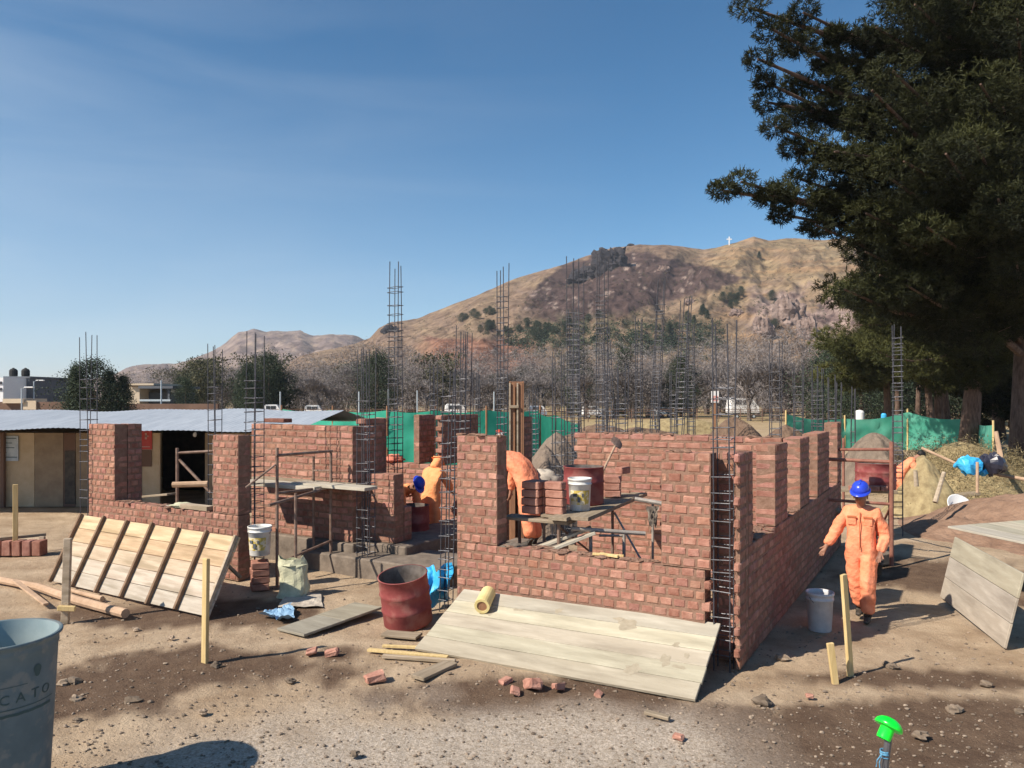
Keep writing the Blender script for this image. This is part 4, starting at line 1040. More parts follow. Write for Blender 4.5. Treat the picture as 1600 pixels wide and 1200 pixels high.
for (px, D, lab) in ((21, 91, 'left one of two dark water tanks on the slate house'), (40, 91, 'right one of two dark water tanks on the slate house')):
    mb = MB(); p = W(px, 589, D); mb.lathe([(.0, 0), (.42, 0), (.45, .3), (.45, .75), (.3, .95), (.12, 1.02), (.12, 1.08), (0, 1.1)], 14, 0, M=Matrix.Translation(p)); tag(mb.build('water_tank', TYRE), lab, 'water tank')
b = bld(75, 118, 'long low building with a pale roof and green end behind the tan house'); slab(b, 'wall', HOUSEB, 47, 100, 597, 700, 118, 6); slab(b, 'roof', TIN, 46, 84, 591, 597, 117.5, 7); slab(b, 'awning', ROOFG, 78, 100, 591, 599, 117, 5)
b = bld(80, 96, 'tan adobe house with an olive sloping roof left of the conifers'); slab(b, 'wall', HOUSET, 58, 106, 610, 700, 96, 7); slab(b, 'roof', ROOFO, 47, 90, 602, 611, 95.5, 8); slab(b, 'door', HOUSEB, 68, 76, 612, 640, 95.9, .2); slab(b, 'window', GLASSD, 92, 97, 613, 619, 95.9, .2)
b = bld(50, 78, 'dark brown boundary building standing behind the shed roof at left'); slab(b, 'wall', HOUSEB, -40, 112, 628, 700, 78, 2); slab(b, 'roof', HOUSEP, 4, 36, 623, 630, 77.6, 4); slab(b, 'gate', HOUSEP, 36, 56, 626, 640, 77.8, .3)
b = bld(230, 80, 'pale house with a dark open carport right of the conifers'); slab(b, 'wall', HOUSEP, 199, 218, 604, 700, 80, 7); slab(b, 'carport_wall', HOUSEG, 218, 268, 613, 700, 82, 6); slab(b, 'roof', HOUSEP, 200, 240, 599, 602, 79.6, 7); slab(b, 'carport_roof', HOUSEG, 216, 270, 603, 607, 79.5, 7)
slab(b, 'beam', SIGNB, 218, 266, 624, 627, 79.6, .3); slab(b, 'post', HOUSEG, 262, 265, 606, 640, 79.8, .3)
b = bld(190, 92, 'small tan house half hidden by the conifers'); slab(b, 'wall', HOUSET, 178, 199, 602, 700, 92, 6); slab(b, 'roof', HOUSEB, 177, 200, 600, 603, 91.7, 7); slab(b, 'window', GLASSD, 186, 191, 607, 612, 91.9, .2)
b = bld(130, 74, 'low brown wall and shed row in front of the far houses'); slab(b, 'wall', HOUSEB, 150, 340, 631, 700, 74, .5)
def lamp(px, py, D, lab):
    p = GP(px, D); zt = H - (py - HY) / F * D; r = empty('street_lamp', p); tag(r, lab, 'street lamp')
    m_ = MB(); m_.tube([(0, 0, 0), (0, 0, zt), (.3, 0, zt + .1)], .07, 6); m_.build('pole', SIGNB, r)
    m_ = MB(); m_.box((.75, 0, zt + .12), (.9, .3, .12), ch=.03); m_.build('lamp_head', WHITE, r)
lamp(34, 607, 76, 'left grey street lamp in front of the slate house'); lamp(53, 596, 88, 'street lamp between the slate house and the tan house')
def upole(px, py, D, lab, g='thin poles before the tree belt'):
    p = GP(px, D); zt = H - (py - HY) / F * D; m_ = MB(); m_.tube([p, p + Vector((0, 0, zt))], .07, 6); tag(m_.build('pole', SIGNB), lab, 'pole', g)
for (px, py) in [(252, 594), (561, 612), (607, 608), (652, 610), (772, 612), (438, 612)]:
    upole(px, py, 78, {252: 'thin grey pole right of the pale carport house', 561: 'thin pole left of the scaffolded wall cage', 607: 'thin pole beside the very tall left rebar cage', 652: 'thin pole above the green net centre', 772: 'thin pole left of the timber formwork', 438: 'thin pole above the shed roof end'}[px])
r_ = empty('wire_fence', GP(800, 84)); tag(r_, 'long low dark wire fence running along the tree belt', 'fence')
for i in range(60):
    m_ = MB(); x = -42 + i * 2.4 ; m_.tube([(x, 0, 0), (x, 0, 1.5)], .05, 5); m_.build('post', HOUSEB, r_)
for z_ in (.4, .8, 1.2, 1.42):
    m_ = MB(); m_.tube([(-42, 0, z_), (99.6, 0, z_)], .03, 4); m_.build('wire', HOUSEB, r_)
def van(px, pyroof, D, wpx, lab, m=WHITE, rz=0.15):
    zt = H - (pyroof - HY) / F * D; wd = wpx / F * D; r = empty('parked_car', GP(px, D), rz); tag(r, lab, 'car')
    L = 3.6; prof = [(-.5, .3), (.5, .3), (.5, .55), (.46, .62), (.28, .95), (.2, 1), (-.38, 1), (-.47, .9), (-.5, .55)]
    mb = MB(); n = len(prof); vs = []
    for s_ in (-1, 1):
        for (u, v) in prof: vs.append((u * wd, s_ * .85 * (1 if v < .7 else .88), v * zt))
    fs = [tuple(range(n)), tuple(range(2 * n - 1, n - 1, -1))] + [(k, n + k, n + (k + 1) % n, (k + 1) % n) for k in range(n)]
    mb.add(vs, fs); mb.build('body', m, r)
    for (u0, u1) in ((-.36, -.12), (-.08, .2)):
        m_ = MB(); m_.box(((u0 + u1) / 2 * wd, -.79, .8 * zt), ((u1 - u0) * wd, .04, .22 * zt)); m_.build('window', GLASSD, r)
    for u in (-.3, .3):
        w_ = empty('wheel', (u * wd, -.8, .3)); w_.parent = r
        m_ = MB(); m_.lathe([(0, -.1), (.3, -.1), (.32, 0), (.3, .1), (0, .1)], 14, M=Matrix.Rotation(RAD(90), 4, 'X')); m_.build('tyre', TYRE, w_)
        m_ = MB(); m_.lathe([(0, -.11), (.16, -.11), (.16, .13), (0, .13)], 10, M=Matrix.Rotation(RAD(90), 4, 'X')); m_.build('rim', SIGNB, w_)
van(296, 633, 92, 24, 'white car seen over the shed roof right of the carport house'); van(427, 632, 92, 26, 'white van at the top right end of the shed roof')
van(491, 633, 92, 28, 'white van above the left end of the long green net'); van(712, 631, 92, 34, 'white van above the net between two rebar cages')
van(840, 634, 96, 26, 'pale car behind the timber formwork under the grey trees'); van(925, 634, 100, 28, 'pale car behind the tall central rebar cages'); van(1160, 622, 98, 46, 'white truck parked under the trees right of the pink notice'); van(1035, 636, 104, 24, 'pale car far behind the leaning rebar cages', SIGNB)
# notice on a stake
p = GP(1117, 36); r_ = empty('notice_sign', p); tag(r_, 'pink and white notice on a wooden stake beyond the dirt heaps', 'sign')
zt, zb = H - (611 - HY) / F * 36, H - (629 - HY) / F * 36
m_ = MB(); m_.box((0, -.03, (zt + zb) / 2), (.36, .02, zt - zb)); m_.build('board', WHITE, r_)
m_ = MB(); m_.box((0, -.045, (zt + zb) / 2 - .08), (.28, .006, .26)); m_.build('pink_print', mat('pink_print', (.65, .33, .3), (.7, .38, .36), bump=0), r_)
m_ = MB(); m_.box((0, 0, zt / 2), (.09, .05, zt)); m_.build('stake', WOODB, r_)

# ------------------------------------------------------------------ heaps
def heap(px, pytop, D, wpx, dep, m, label, seed, cat='dirt heap', z0=0.0, name='dirt_heap', rough=1.0, skew=0.0):
    ht = H - (pytop - HY) / F * D - z0; wd = wpx / F * D; cx = (px - 800) / F * D; n = 70; nr = 26; vs, fs = [], []
    for i in range(nr + 1):
        t = i / nr
        for k in range(n):
            an = 6.2832 * k / n; d = Vector((math.cos(an), math.sin(an), 0))
            q = 1 + .22 * noise.noise(d * 1.3 + Vector((seed * 5, 0, 0)))
            x, y = d.x * t * q * wd / 2, d.y * t * q * dep / 2
            z = ht * (1 - t * t) ** 1.4 * (1 - .25 * t) * (1 + skew * d.x * t) + rough * (.10 * noise.noise(Vector((x * 1.4, y * 1.4, seed))) + .05 * noise.noise(Vector((x * 4, y * 4, seed))) + .025 * noise.noise(Vector((x * 11, y * 11, seed)))) * min(1, (1 - t) * 4)
            vs.append(Vector((cx + x, D + y, z0 + max(z, -.05) - (.06 if t == 1 else 0))))
    for i in range(nr):
        for k in range(n): fs.append((i * n + k, (i + 1) * n + k, (i + 1) * n + (k + 1) % n, i * n + (k + 1) % n))
    mb = MB(); mb.add(vs, fs); return tag(mb.build(name, m, smooth=False, origin=(cx, D, 0)), label, cat)
heap(1150, 651, 24, 210, 5, MOUND, 'dark brown dirt heap rising behind the right half of the plain sunlit wall', 1)
heap(1000, 668, 27, 380, 4.5, MOUND, 'long low brown dirt bank behind the plain sunlit wall', 2)
heap(940, 662, 33, 260, 4, MOUND, 'farther low dirt bank left of the dark brown heap', 22)
heap(850, 697, 16.8, 130, 4.5, MOUNDG, 'grey brown heap in the gap left of the plain sunlit wall', 3)
heap(868, 676, 21, 150, 4, MOUNDG, 'greyish dirt heap before the end of the long green net', 13)
heap(1228, 664, 30, 150, 4, MOUND, 'low brown dirt bank in front of the left end of the right-hand net', 4)
heap(1365, 676, 24, 150, 4, MOUNDG, 'cone of grey sand between the side wall and the pines', 5)
heap(1500, 691, 22.5, 250, 5, STRAW, 'straw covered yellow mound in front of the right-hand net', 6, 'straw mound', name='straw_mound')
heap(1280, 674, 26, 110, 4, MOUNDG, 'pale rubble heap at the far end of the side wall', 7)
heap(1600, 772, 15.5, 340, 5.5, MOUNDR, 'reddish earth bank at the right below the black and blue bags', 8, skew=.3)
heap(1445, 712, 18.2, 120, 2.4, STRAW, 'tan thatch-like pile left of the blue bags', 9, 'straw pile', name='straw_pile', rough=1.4)
mb = MB()
for i in range(700):
    px = random.uniform(900, 1235); D = random.gauss(37, 1.2); p = GP(px, D)
    mb.blob(p + Vector((0, 0, 1.35 + .12 * noise.noise(Vector((p.x * .5, 0, 0))))), (.28, .3, .06), .5, i, 6) if i % 4 == 0 else None
heap(1060, 652, 37, 420, 3.5, STRAW, 'long low pale straw bank crossing behind the rebar cages', 19, 'straw bank', name='straw_bank', rough=.6)

DRYG = leaf_mat('dry_grass_blade', (.13, .10, .05), (.38, .31, .17), .2)
mb = MB(); rs = random.Random(8); pts = []
for _ in range(330):
    px = rs.uniform(1400, 1625); D = rs.gauss(22.3, 1.6); x = (px - 800) / F * D; u = ((x - 13.2) / 2.6) ** 2 + ((D - 22.5) / 2.7) ** 2
    pts.append((Vector((x, D, max(0, 1.22 * (1 - u)) ** .9 + .03 if u < 1 else .05)), .3))
leafcloud(mb, pts, 60, .11, .9, .07, rs)
tag(mb.build('dry_grass', DRYG), 'tufts of dry yellow grass on and around the straw mound', 'grass', kind='stuff')
# ------------------------------------------------------------------ scaffolds, planks
def pipe_frame(name, loc, parts, label, m=PIPE, cat='scaffold'):
    loc = Vector(loc); root = empty(name, loc); tag(root, label, cat)
    for (nm, pts, r) in parts:
        mb = MB(); mb.tube([Vector(p) - loc for p in pts], r, 8); mb.build(nm, m, root)
    return root
def wp(px, D, z=0.0): return Vector(((px - 800) / F * D, D, z))
pipe_frame('pipe_scaffold', wp(433, 11.2), [
    ('post', [wp(433, 11.2), wp(433, 11.2, 2.05)], .024), ('post', [wp(517, 12.2), wp(517, 12.2, 1.94)], .024), ('post', [wp(490, 12.4), wp(490, 12.4, 1.83)], .022),
    ('post', [wp(462, 10.9), wp(462, 10.9, 1.42)], .022),
    ('rail', [wp(431, 11.17, 1.94), wp(519, 12.22, 1.93)], .022), ('rail', [wp(431, 11.2, 1.38), wp(520, 12.2, 1.36)], .022), ('rail', [wp(490, 12.4, 1.6), wp(517, 12.2, 1.62)], .014),
    ('brace', [wp(384, 10.9, 1.5), wp(433, 11.2, 1.82)], .016), ('rail', [wp(420, 10.6, 1.29), wp(500, 11.6, 1.38)], .024), ('foot_rail', [wp(455, 11.6, .35), wp(518, 12.2, .5)], .02)],
    'rusty pipe scaffold standing before the sunlit long-brick wall')
plank(U(a_at(386, .95), .95, 1.37), U(a_at(505, .95), .95, 1.37), .38, .06, 'wide pale plank on the left end of the pipe scaffold', WOODF, 0)
plank(U(a_at(466, 1.06), 1.06, 1.37), U(a_at(580, 1.06), 1.06, 1.37), .3, .05, 'second plank reaching right off the pipe scaffold', WOODF, .03)
plank(U(a_at(400, 1.30), 1.30, 1.37), U(a_at(560, 1.30), 1.30, 1.37), .2, .04, 'short rough plank behind the second scaffold plank', WOODG, .03)
# inner left scaffold behind the sill
pipe_frame('pipe_trestle', wp(277, 16), [('post', [wp(277, 16), wp(277, 16, H - 80 / F * 16)], .035), ('rail', [wp(277, 16, 1.62), wp(334, 16, 1.66)], .028), ('brace', [wp(280, 16, 1.48), wp(330, 15.8, .8)], .03), ('post', [wp(334, 16.2), wp(334, 16.2, 1.9)], .03)],
    'pipe trestle with a diagonal brace seen above the left sill against the dark shed doorway')
log([wp(270, 15.6, 1.0), wp(325, 15.6, 1.02)], .06, 'rough pale log resting across the trestle behind the left sill')
plank(wp(215, 15.8, .72), wp(268, 15.2, .86), .2, .04, 'long plank sloping up inside behind the left sill', WOODG, 0)
# things on the left sill
def cement_bag(px, py, D, w, h, label, m=CLOTH, seed=1, sy=.7, name='rag', cat='rag'):
    mb = MB(); mb.blob(W(px, py, D), (w / 2, w / 2 * sy, h / 2), .3, seed, 16, freq=2.2); return tag(mb.build(name, m, smooth=True), label, cat)
Us = lambda px, b: U(a_at(px, b), b, ZS)
cement_bag(264, 795, Us(264, .12).y, .24, .12, 'crumpled pale paper on the left sill', CLOTH, 3, name='crumpled_paper', cat='paper')
cement_bag(285, 790, Us(285, .12).y, .34, .09, 'flattened pale bag next to the crumpled paper on the left sill', SACK, 4, name='paper_bag', cat='bag')
p0, p1 = Us(287, .08), Us(329, .08); plank(p0, p1, .14, .07, 'short thick board lying on the left sill', WOODP, .04)
# near room scaffold
zpF = 1.33
pipe_frame('pipe_trestle', wp(873, 9.3), [('post', [wp(873, 9.35), wp(873, 9.35, zpF - .08)], .022), ('post', [wp(812, 9.9), wp(812, 9.9, zpF - .08)], .022), ('post', [wp(957, 10.9), wp(957, 10.9, zpF - .05)], .022), ('post', [wp(850, 9.7), wp(850, 9.7, zpF - .06)], .02),
    ('rail', [wp(795, 9.62, zpF - .06), wp(880, 9.35, zpF - .06)], .022), ('brace', [wp(873, 9.4, 1.2), wp(960, 10.9, .3)], .014)], 'pipe trestle carrying the drum platform inside the near room', PIPE)
pipe_frame('pipe_trestle', wp(923, 9.2), [('post', [wp(923, 9.3), wp(923, 9.3, 1.13)], .022), ('post', [wp(975, 9.6), wp(975, 9.6, 1.1)], .022), ('rail', [wp(893, 9.25, 1.2), wp(1008, 9.35, 1.12)], .026), ('rail', [wp(936, 9.6, 1.05), wp(972, 9.6, 1.05)], .016),
    ('brace', [wp(960, 10.2, 1.25), wp(1012, 9.6, .6)], .014), ('post', [wp(1020, 10.3), wp(1020, 10.3, 1.35)], .018), ('rail', [wp(992, 10.3, 1.42), wp(1035, 10.2, 1.37)], .03)], 'light pipe trestle with a thick horizontal pipe in front of the plain wall', mat('galvanised_pipe', (.3, .27, .24), (.42, .38, .34), scale=9, rough=.6, metal=.2))
pA, pB = wp(884, 9.15, zpF), wp(985, 11.5, zpF)
plank(pA + Vector((-.1, 0, 0)), pB + Vector((-.12, 0, 0)), .24, .045, 'left platform plank under the white bucket', WOODG, 0)
plank(pA + Vector((.16, 0, 0)), pB + Vector((.14, 0, 0)), .24, .045, 'right platform plank under the drum edge', WOODG, .004)
plank(wp(792, 9.75, zpF - .06), wp(893, 9.3, zpF - .06), .26, .04, 'cross plank beneath the brick stacks in the near room', WOODG, 0)
plank(wp(850, 9.55, zpF), wp(893, 9.38, zpF), .2, .035, 'short plank on top of the cross plank under the brick stacks', WOODG, -.01)
_b = lambda px, py, b: W(px, py, U(a_at(px, b), b).y)
plank(_b(836, 857, .42), _b(924, 824, .75), .13, .035, 'upper board of the two leaning in the window of the near wall', WOODF, 0)
plank(_b(850, 863, .34), _b(930, 832, .62), .12, .035, 'lower board of the two leaning in the window of the near wall', WOODF, 0)
p0, p1 = Us(925, .1), Us(975, .12)
for k, (a, b, lab) in enumerate([(926, 975, 'longer yellow stick lying on the near window sill'), (938, 966, 'shorter yellow stick lying on the near window sill')]):
    plank(Us(a, .06 + .05 * k), Us(b, .12 - .06 * k), .035, .03, lab, WOODY, .02, 'stick')
cement_bag(800, 853, Us(800, .12).y, .3, .07, 'grey lump of mortar on the near window sill', PLINTH, 8, name='mortar_lump', cat='mortar')
# hanging rag
mb = MB(); pc = W(1020, 806, 10.22); vs = []
for i in range(11):
    for j in range(11):
        wv = noise.noise(Vector((i * .6, j * .35, 2))); wid_ = .016 * (1 - .035 * j)
        vs.append(pc + Vector(((i - 5) * wid_ + .03 * wv, .04 * noise.noise(Vector((i * 1.1, j * .3, 9))), .13 - j * .026 * (1 + .45 * noise.noise(Vector((i * .55, 0, 5)))))))
mb.add(vs, [(i * 11 + j, (i + 1) * 11 + j, (i + 1) * 11 + j + 1, i * 11 + j + 1) for i in range(10) for j in range(10)])
mb.v = [tuple(v) for v in mb.v]; tag(mb.build('hanging_rag', mat('dark_rag', (.16, .13, .11), (.3, .25, .2), scale=9, rough=.95), smooth=True), 'dusty rag hanging from the thick pipe in the near window', 'rag')
# wood chute under the bucket
# ------------------------------------------------------------------ drums, buckets
def drum(loc, r, h, label, tilt=(0, 0), fill=.75, m=REDM, rz=0.0, hoops=(.33, .66), name='steel_drum', dent=0.0):
    root = empty(name, loc); root.rotation_euler = (tilt[0], tilt[1], rz); tag(root, label, 'drum')
    pr = [(0, .012), (r * .98, .0), (r, .012)]
    z = .012
    for hp in hoops: pr += [(r, h * hp - .02), (r + .012, h * hp), (r, h * hp + .02)]
    pr += [(r, h - .012), (r + .008, h - .006), (r + .006, h), (r - .006, h)]
    mb = MB(); mb.lathe(pr, 36); mb.build('shell', m, root, smooth=True)
    mb = MB(); mb.lathe([(r - .007, h - .001), (r - .009, h * fill * .9)], 36); mb.build('inner_wall', DRUMIN, root, smooth=True)
    mb = MB(); vs = []; fs = []
    for i in range(7):
        for k in range(24):
            a = 6.2832 * k / 24; q = i / 6 * (r - .006); vs.append((q * math.cos(a), q * math.sin(a), h * fill + .05 * noise.noise(Vector((q * math.cos(a) * 6, q * math.sin(a) * 6, 3)))))
    for i in range(6):
        for k in range(24): fs.append((i * 24 + k, (i + 1) * 24 + k, (i + 1) * 24 + (k + 1) % 24, i * 24 + (k + 1) % 24))
    mb.add(vs, fs); mb.build('contents', CONCR, root); return root
drum(G(634, 983) + Vector((0, .25, .02)), .3, .62, 'open red steel drum with dark mix, standing tilted on the dirt', tilt=(.16, -.10), fill=.62)
drum(wp(912, 10.32, zpF + .03), .27, .50, 'red steel drum on the platform behind the white bucket', fill=.93, hoops=(.6,))
pd = wp(647, 13.6); drum(pd, .27, .87, 'dark red drum between the two orange workers at the back', fill=.55)
drum(wp(1368, 15.4, .95), .38, .52, 'faded red drum on the far scaffold beyond the side wall', fill=.9)
def bucket(loc, r, h, label, m=WHITEP, tilt=(0, 0, 0), labelm=None, handle=True, fillm=None, name='plastic_bucket'):
    root = empty(name, loc); root.rotation_euler = tilt; tag(root, label, 'bucket')
    mb = MB(); mb.lathe([(0, .006), (r * .84, 0), (r * .86, .01), (r * .97, h * .8), (r * 1.03, h * .81), (r * 1.03, h * .84), (r * .98, h * .85), (r * 1.0, h * .93), (r * 1.05, h * .94), (r * 1.05, h), (r * .97, h), (r * .95, h * .9), (r * .82, .03), (0, .03)], 28)
    mb.build('shell', m, root, smooth=True)
    if labelm:
        mb = MB(); n = 12
        for (z0, z1, mi) in ((h * .2, h * .64, 0),):
            vs = []
            for k in range(n + 1):
                a = -RAD(150) + RAD(110) * k / n
                for z in (z0, z1): rr_ = r * (.86 + .11 * z / (h * .8)) + .002; vs.append((rr_ * math.cos(a), rr_ * math.sin(a), z))
            mb.add(vs, [(2 * k, 2 * k + 2, 2 * k + 3, 2 * k + 1) for k in range(n)])
        mb.build('label_sticker', labelm, root)
        mb = MB()
        for (a0, z0, wd, hh) in ((-120, .5, .28, .1), (-100, .36, .2, .16), (-80, .5, .14, .1)):
            a = RAD(a0); rr_ = r * .955; R = Matrix.Rotation(a + math.pi / 2, 3, 'Z'); mb.box((rr_ * math.cos(a), rr_ * math.sin(a), h * z0), (r * wd * 1.2, .01, h * hh), R)
        mb.build('label_print', HOUSEG, root)
    if handle:
        mb = MB(); pts = [(r * 1.06 * math.cos(t), r * .25 * 0 - math.sin(t) * r * .55, h * .9 - math.sin(t) * r * .8) for t in [math.pi * i / 12 for i in range(13)]]
        mb.tube(pts, .004, 5); mb.build('handle', STEELL, root)
    return root
YSTK = mat('yellow_sticker', (.55, .42, .10), (.7, .62, .45), scale=14, rough=.5, bump=0, lo=.48, hi=.52)
bucket(wp(906, 9.72, zpF + .026), .148, .41, 'white plastic bucket with a yellow sticker on the platform before the drum', labelm=YSTK)
bucket(wp(406, 11.1, .5), .165, .42, 'white bucket with a yellow sticker in the shade by the left front wall', labelm=YSTK)
bucket(G(1281, 984), .155, .46, 'greyish white bucket on the ground beside the walking worker', BUCKG, tilt=(0, 0, .4))
# stack of bricks under the shaded bucket and other loose bricks
LB = MB(); LB.box((0, 0, .05), (.24, .13, .095), None, 0, (1.05, 1.05, 1.05), ch=.01, jit=.003); brick0 = LB.build('loose_brick', [BRICK], origin=(0, 0, 0)); first = [True]
def lbrick(p, rz, label, group):
    if first[0]: o = brick0; first[0] = False
    else: o = brick0.copy(); C.objects.link(o)
    o.location = p; o.rotation_euler = (0, 0, rz); return tag(o, label, 'brick', group)
LEV = {3: ['bottom', 'middle', 'top'], 4: ['lowest', 'second lowest', 'second highest', 'topmost']}
def bstack(p, rz, nx, nz, where, group):
    p = Vector(p)
    for k in range(nz):
        for i in range(nx):
            q = Matrix.Rotation(rz, 3, 'Z') @ Vector((random.uniform(-.012, .012), (i - (nx - 1) / 2) * .14, k * .103))
            lbrick(p + q, rz + random.uniform(-.05, .05), LEV[nz][k] + (' front' if i == 0 else ' rear') * (nx > 1) + ' brick of the ' + where, group)
bstack(wp(406, 11.1, 0), .4, 2, 4, 'stack under the shaded white bucket', 'brick stack under the shaded bucket')
bstack(wp(868, 9.5, zpF + .005), -.53, 1, 4, 'stack touching the white bucket on the platform', 'bricks left of the platform bucket')
bstack(wp(836, 9.66, zpF + .0), -.53, 2, 4, 'platform stack right beside the bending worker', 'shaded bricks beside the bending worker')
bstack(wp(957, 11.0, zpF + .03), -.2, 2, 3, 'stack at the far end of the platform', 'bricks at the far platform end')
lbrick(wp(973, 11.2, zpF + .34), .9, 'loose brick turned askew on top of the far platform stack', 'brick on the far stack')
for k in range(5): lbrick(wp(1337 + k * 11, 15.0, .95), .3 * k, ['leftmost', 'second', 'middle', 'fourth', 'rightmost'][k] + ' of five loose bricks before the faded red drum on the far scaffold', 'bricks on the far scaffold')
# shovel on the platform
r_ = empty('shovel', wp(941, 10.6, zpF)); tag(r_, 'shovel standing in the platform drum with its blade up against the wall', 'shovel'); p0 = r_.location.copy()
s0, s1 = W(941, 738, 10.5), W(961, 697, 11.2)
m_ = MB(); m_.tube([s0 - p0, s1 - p0], .017, 8); m_.build('handle', LOGM, r_)
m_ = MB(); d = (s1 - s0).normalized(); sd_ = d.cross(Vector((0, 1, 0))).normalized(); vs = []
for i, (t, w_) in enumerate([(0, .02), (.03, .09), (.12, .1), (.2, .085), (.25, .02)]):
    for j in (-1, -.5, 0, .5, 1): vs.append(s1 - p0 + d * t + sd_ * w_ * j + Vector((0, -.03 * (1 - j * j), 0)))
m_.add(vs, [(i * 5 + j, i * 5 + j + 1, (i + 1) * 5 + j + 1, (i + 1) * 5 + j) for i in range(4) for j in range(4)]); m_.build('blade', PIPE, r_)
# yellow foam block fallen on the big panel
r_ = empty('hollow_block', (0, 0, 0)); tag(r_, 'yellow hollow cylinder lying on the upper edge of the big pale panel', 'pipe piece')
q0, q1 = W(756, 942, 8.82), W(768, 917, 9.2)
mb = MB(); d = (q1 - q0); L_ = .34; Mx = Matrix.Translation(q0 + Vector((-.02, -.08, -.02))) @ d.to_track_quat('Z', 'Y').to_matrix().to_4x4()
mb.lathe([(.06, 0), (.09, 0), (.092, .02), (.088, L_ - .01), (.085, L_), (.06, L_), (.06, 0)], 22, M=Mx); mb.build('tube_wall', PLASTIC_Y, r_)
mb = MB(); mb.lathe([(.059, .01), (0, .01)], 16, M=Mx); mb.lathe([(.059, L_ - .02), (0, L_ - .02)], 16, M=Mx); mb.build('core', WOODB, r_)

# ------------------------------------------------------------------ sheets, sacks
def crumple(path_fn, nu, nv, amp, m, name, label, cat, seed=0):
    mb = MB(); vs = []
    for i in range(nu + 1):
        for j in range(nv + 1):
            p = path_fn(i / nu, j / nv); q = Vector((p.x * 4, p.y * 4, p.z * 4 + seed))
            vs.append(p + Vector((noise.noise(q), noise.noise(q + Vector((9, 0, 0))), noise.noise(q * 1.7 + Vector((0, 7, 0))) * 1.2)) * amp + Vector((0, 0, abs(noise.noise(q * 3)) * amp)))
    mb.add(vs, [(i * (nv + 1) + j, (i + 1) * (nv + 1) + j, (i + 1) * (nv + 1) + j + 1, i * (nv + 1) + j + 1) for i in range(nu) for j in range(nv)])
    return tag(mb.build(name, m), label, cat)
def tarp(u, v):
    a = W(655, 895, 10.15).lerp(W(704, 888, 9.85), u); b = G(662, 954).lerp(G(706, 938), u); p = a.lerp(b, v); p.y -= .22 * math.sin(v * 2.2) + .05 * math.sin(u * 13 + v * 3); p.x += .03 * math.sin(v * 6); p.z += .03 * math.sin(u * 8) * (1 - v); return p + Vector((0, .12, .02))
crumple(tarp, 30, 30, .045, TARPB, 'blue_tarp', 'bright blue tarp bunched between the red drum and the near wall', 'tarp', 2)
def sheet(u, v):
    a = G(405, 968).lerp(G(455, 950), u); b = G(425, 976).lerp(G(462, 974), u); p = a.lerp(b, v); p.z = .05; return p
crumple(sheet, 24, 14, .07, TARPD, 'blue_sheet', 'small faded blue plastic sheet on the dirt left of the tilted board', 'plastic sheet', 5)
crumple(lambda u, v: G(433, 950).lerp(G(505, 952), u).lerp(G(450, 930).lerp(G(500, 928), u), v) + Vector((0, 0, .02)), 16, 12, .02, CLOTH, 'paper_sheet', 'flat grey cement paper on the dirt behind the tilted board', 'paper', 6)
def sackf(px, pybot, w, h, label, m=SACK, seed=0):
    p = G(px, pybot); mb = MB(); n = 26; vs, fs = [], []
    for i in range(15):
        t = i / 14; z = h * t; rx = w / 2 * (1.02 - .12 * math.sin(t * 3) - (.0 if t < .8 else (t - .8) * 1.2)); ry = rx * (.72 - .25 * t)
        for k in range(n):
            a = 6.2832 * k / n; q = 1 + .16 * noise.noise(Vector((math.cos(a) * 2.1, math.sin(a) * 2.1, t * 3 + seed))) + .10 * noise.noise(Vector((math.cos(a) * 5, math.sin(a) * 5, t * 6 + seed)))
            ear = .05 * max(0, math.cos(2 * a)) * t ** 3
            vs.append(p + Vector((rx * q * math.cos(a) + .03 * math.sin(t * 4), ry * q * math.sin(a) + .15, z + ear + .012 * math.sin(a * 5) * t)))
    for i in range(14):
        for k in range(n): fs.append((i * n + k, i * n + (k + 1) % n, (i + 1) * n + (k + 1) % n, (i + 1) * n + k))
    mb.add(vs, fs); mb.blob(p + Vector((0, .15, h * .86)), (w * .4, w * .25, .05), .3, 3, 12)
    return tag(mb.build('sack', m, smooth=False), label, 'sack')
sackf(452, 936, .44, .52, 'full pale green woven sack standing in front of the concrete footing', SACK, 3)
cement_bag(853, 750, 12.5, .42, .36, 'white sack on the ground seen above the brick stack in the near room', CLOTH, 12, name='white_sack', cat='sack')
zz = zP + .07; pp = U(a_at(616, bP + .1), bP + .1); cement_bag(616, 717, pp.y, .42, .17, 'pink rolled cloth resting on the low rear brick wall', mat('pink_cloth', (.55, .16, .11), (.7, .25, .17), rough=.9), 14, name='cloth_roll', cat='cloth')
for (px, py, w_, h_, lab, m_, sd) in [(1515, 729, .6, .34, 'bright light blue plastic bag heaped in front of the right trees', TARPB, 21), (1550, 726, .6, .45, 'black plastic bag beside the bright blue one', mat('black_plastic', (.02, .02, .035), (.04, .04, .06), rough=.35, bump=.6, bscale=9, spec=.5), 22), (1537, 738, .4, .2, 'smaller blue bag in front of the black one', TARPB, 23)]:
    p = W(px, py, 17.3)
    crumple(lambda u, v, p=p, w_=w_, h_=h_: p + Vector((w_ / 2 * math.cos(u * 6.2832) * math.sin(math.pi * v), w_ / 2 * math.sin(u * 6.2832) * math.sin(math.pi * v), h_ / 2 * math.cos(math.pi * v))), 18, 12, .11, m_, 'plastic_bag', lab, 'bag', sd)

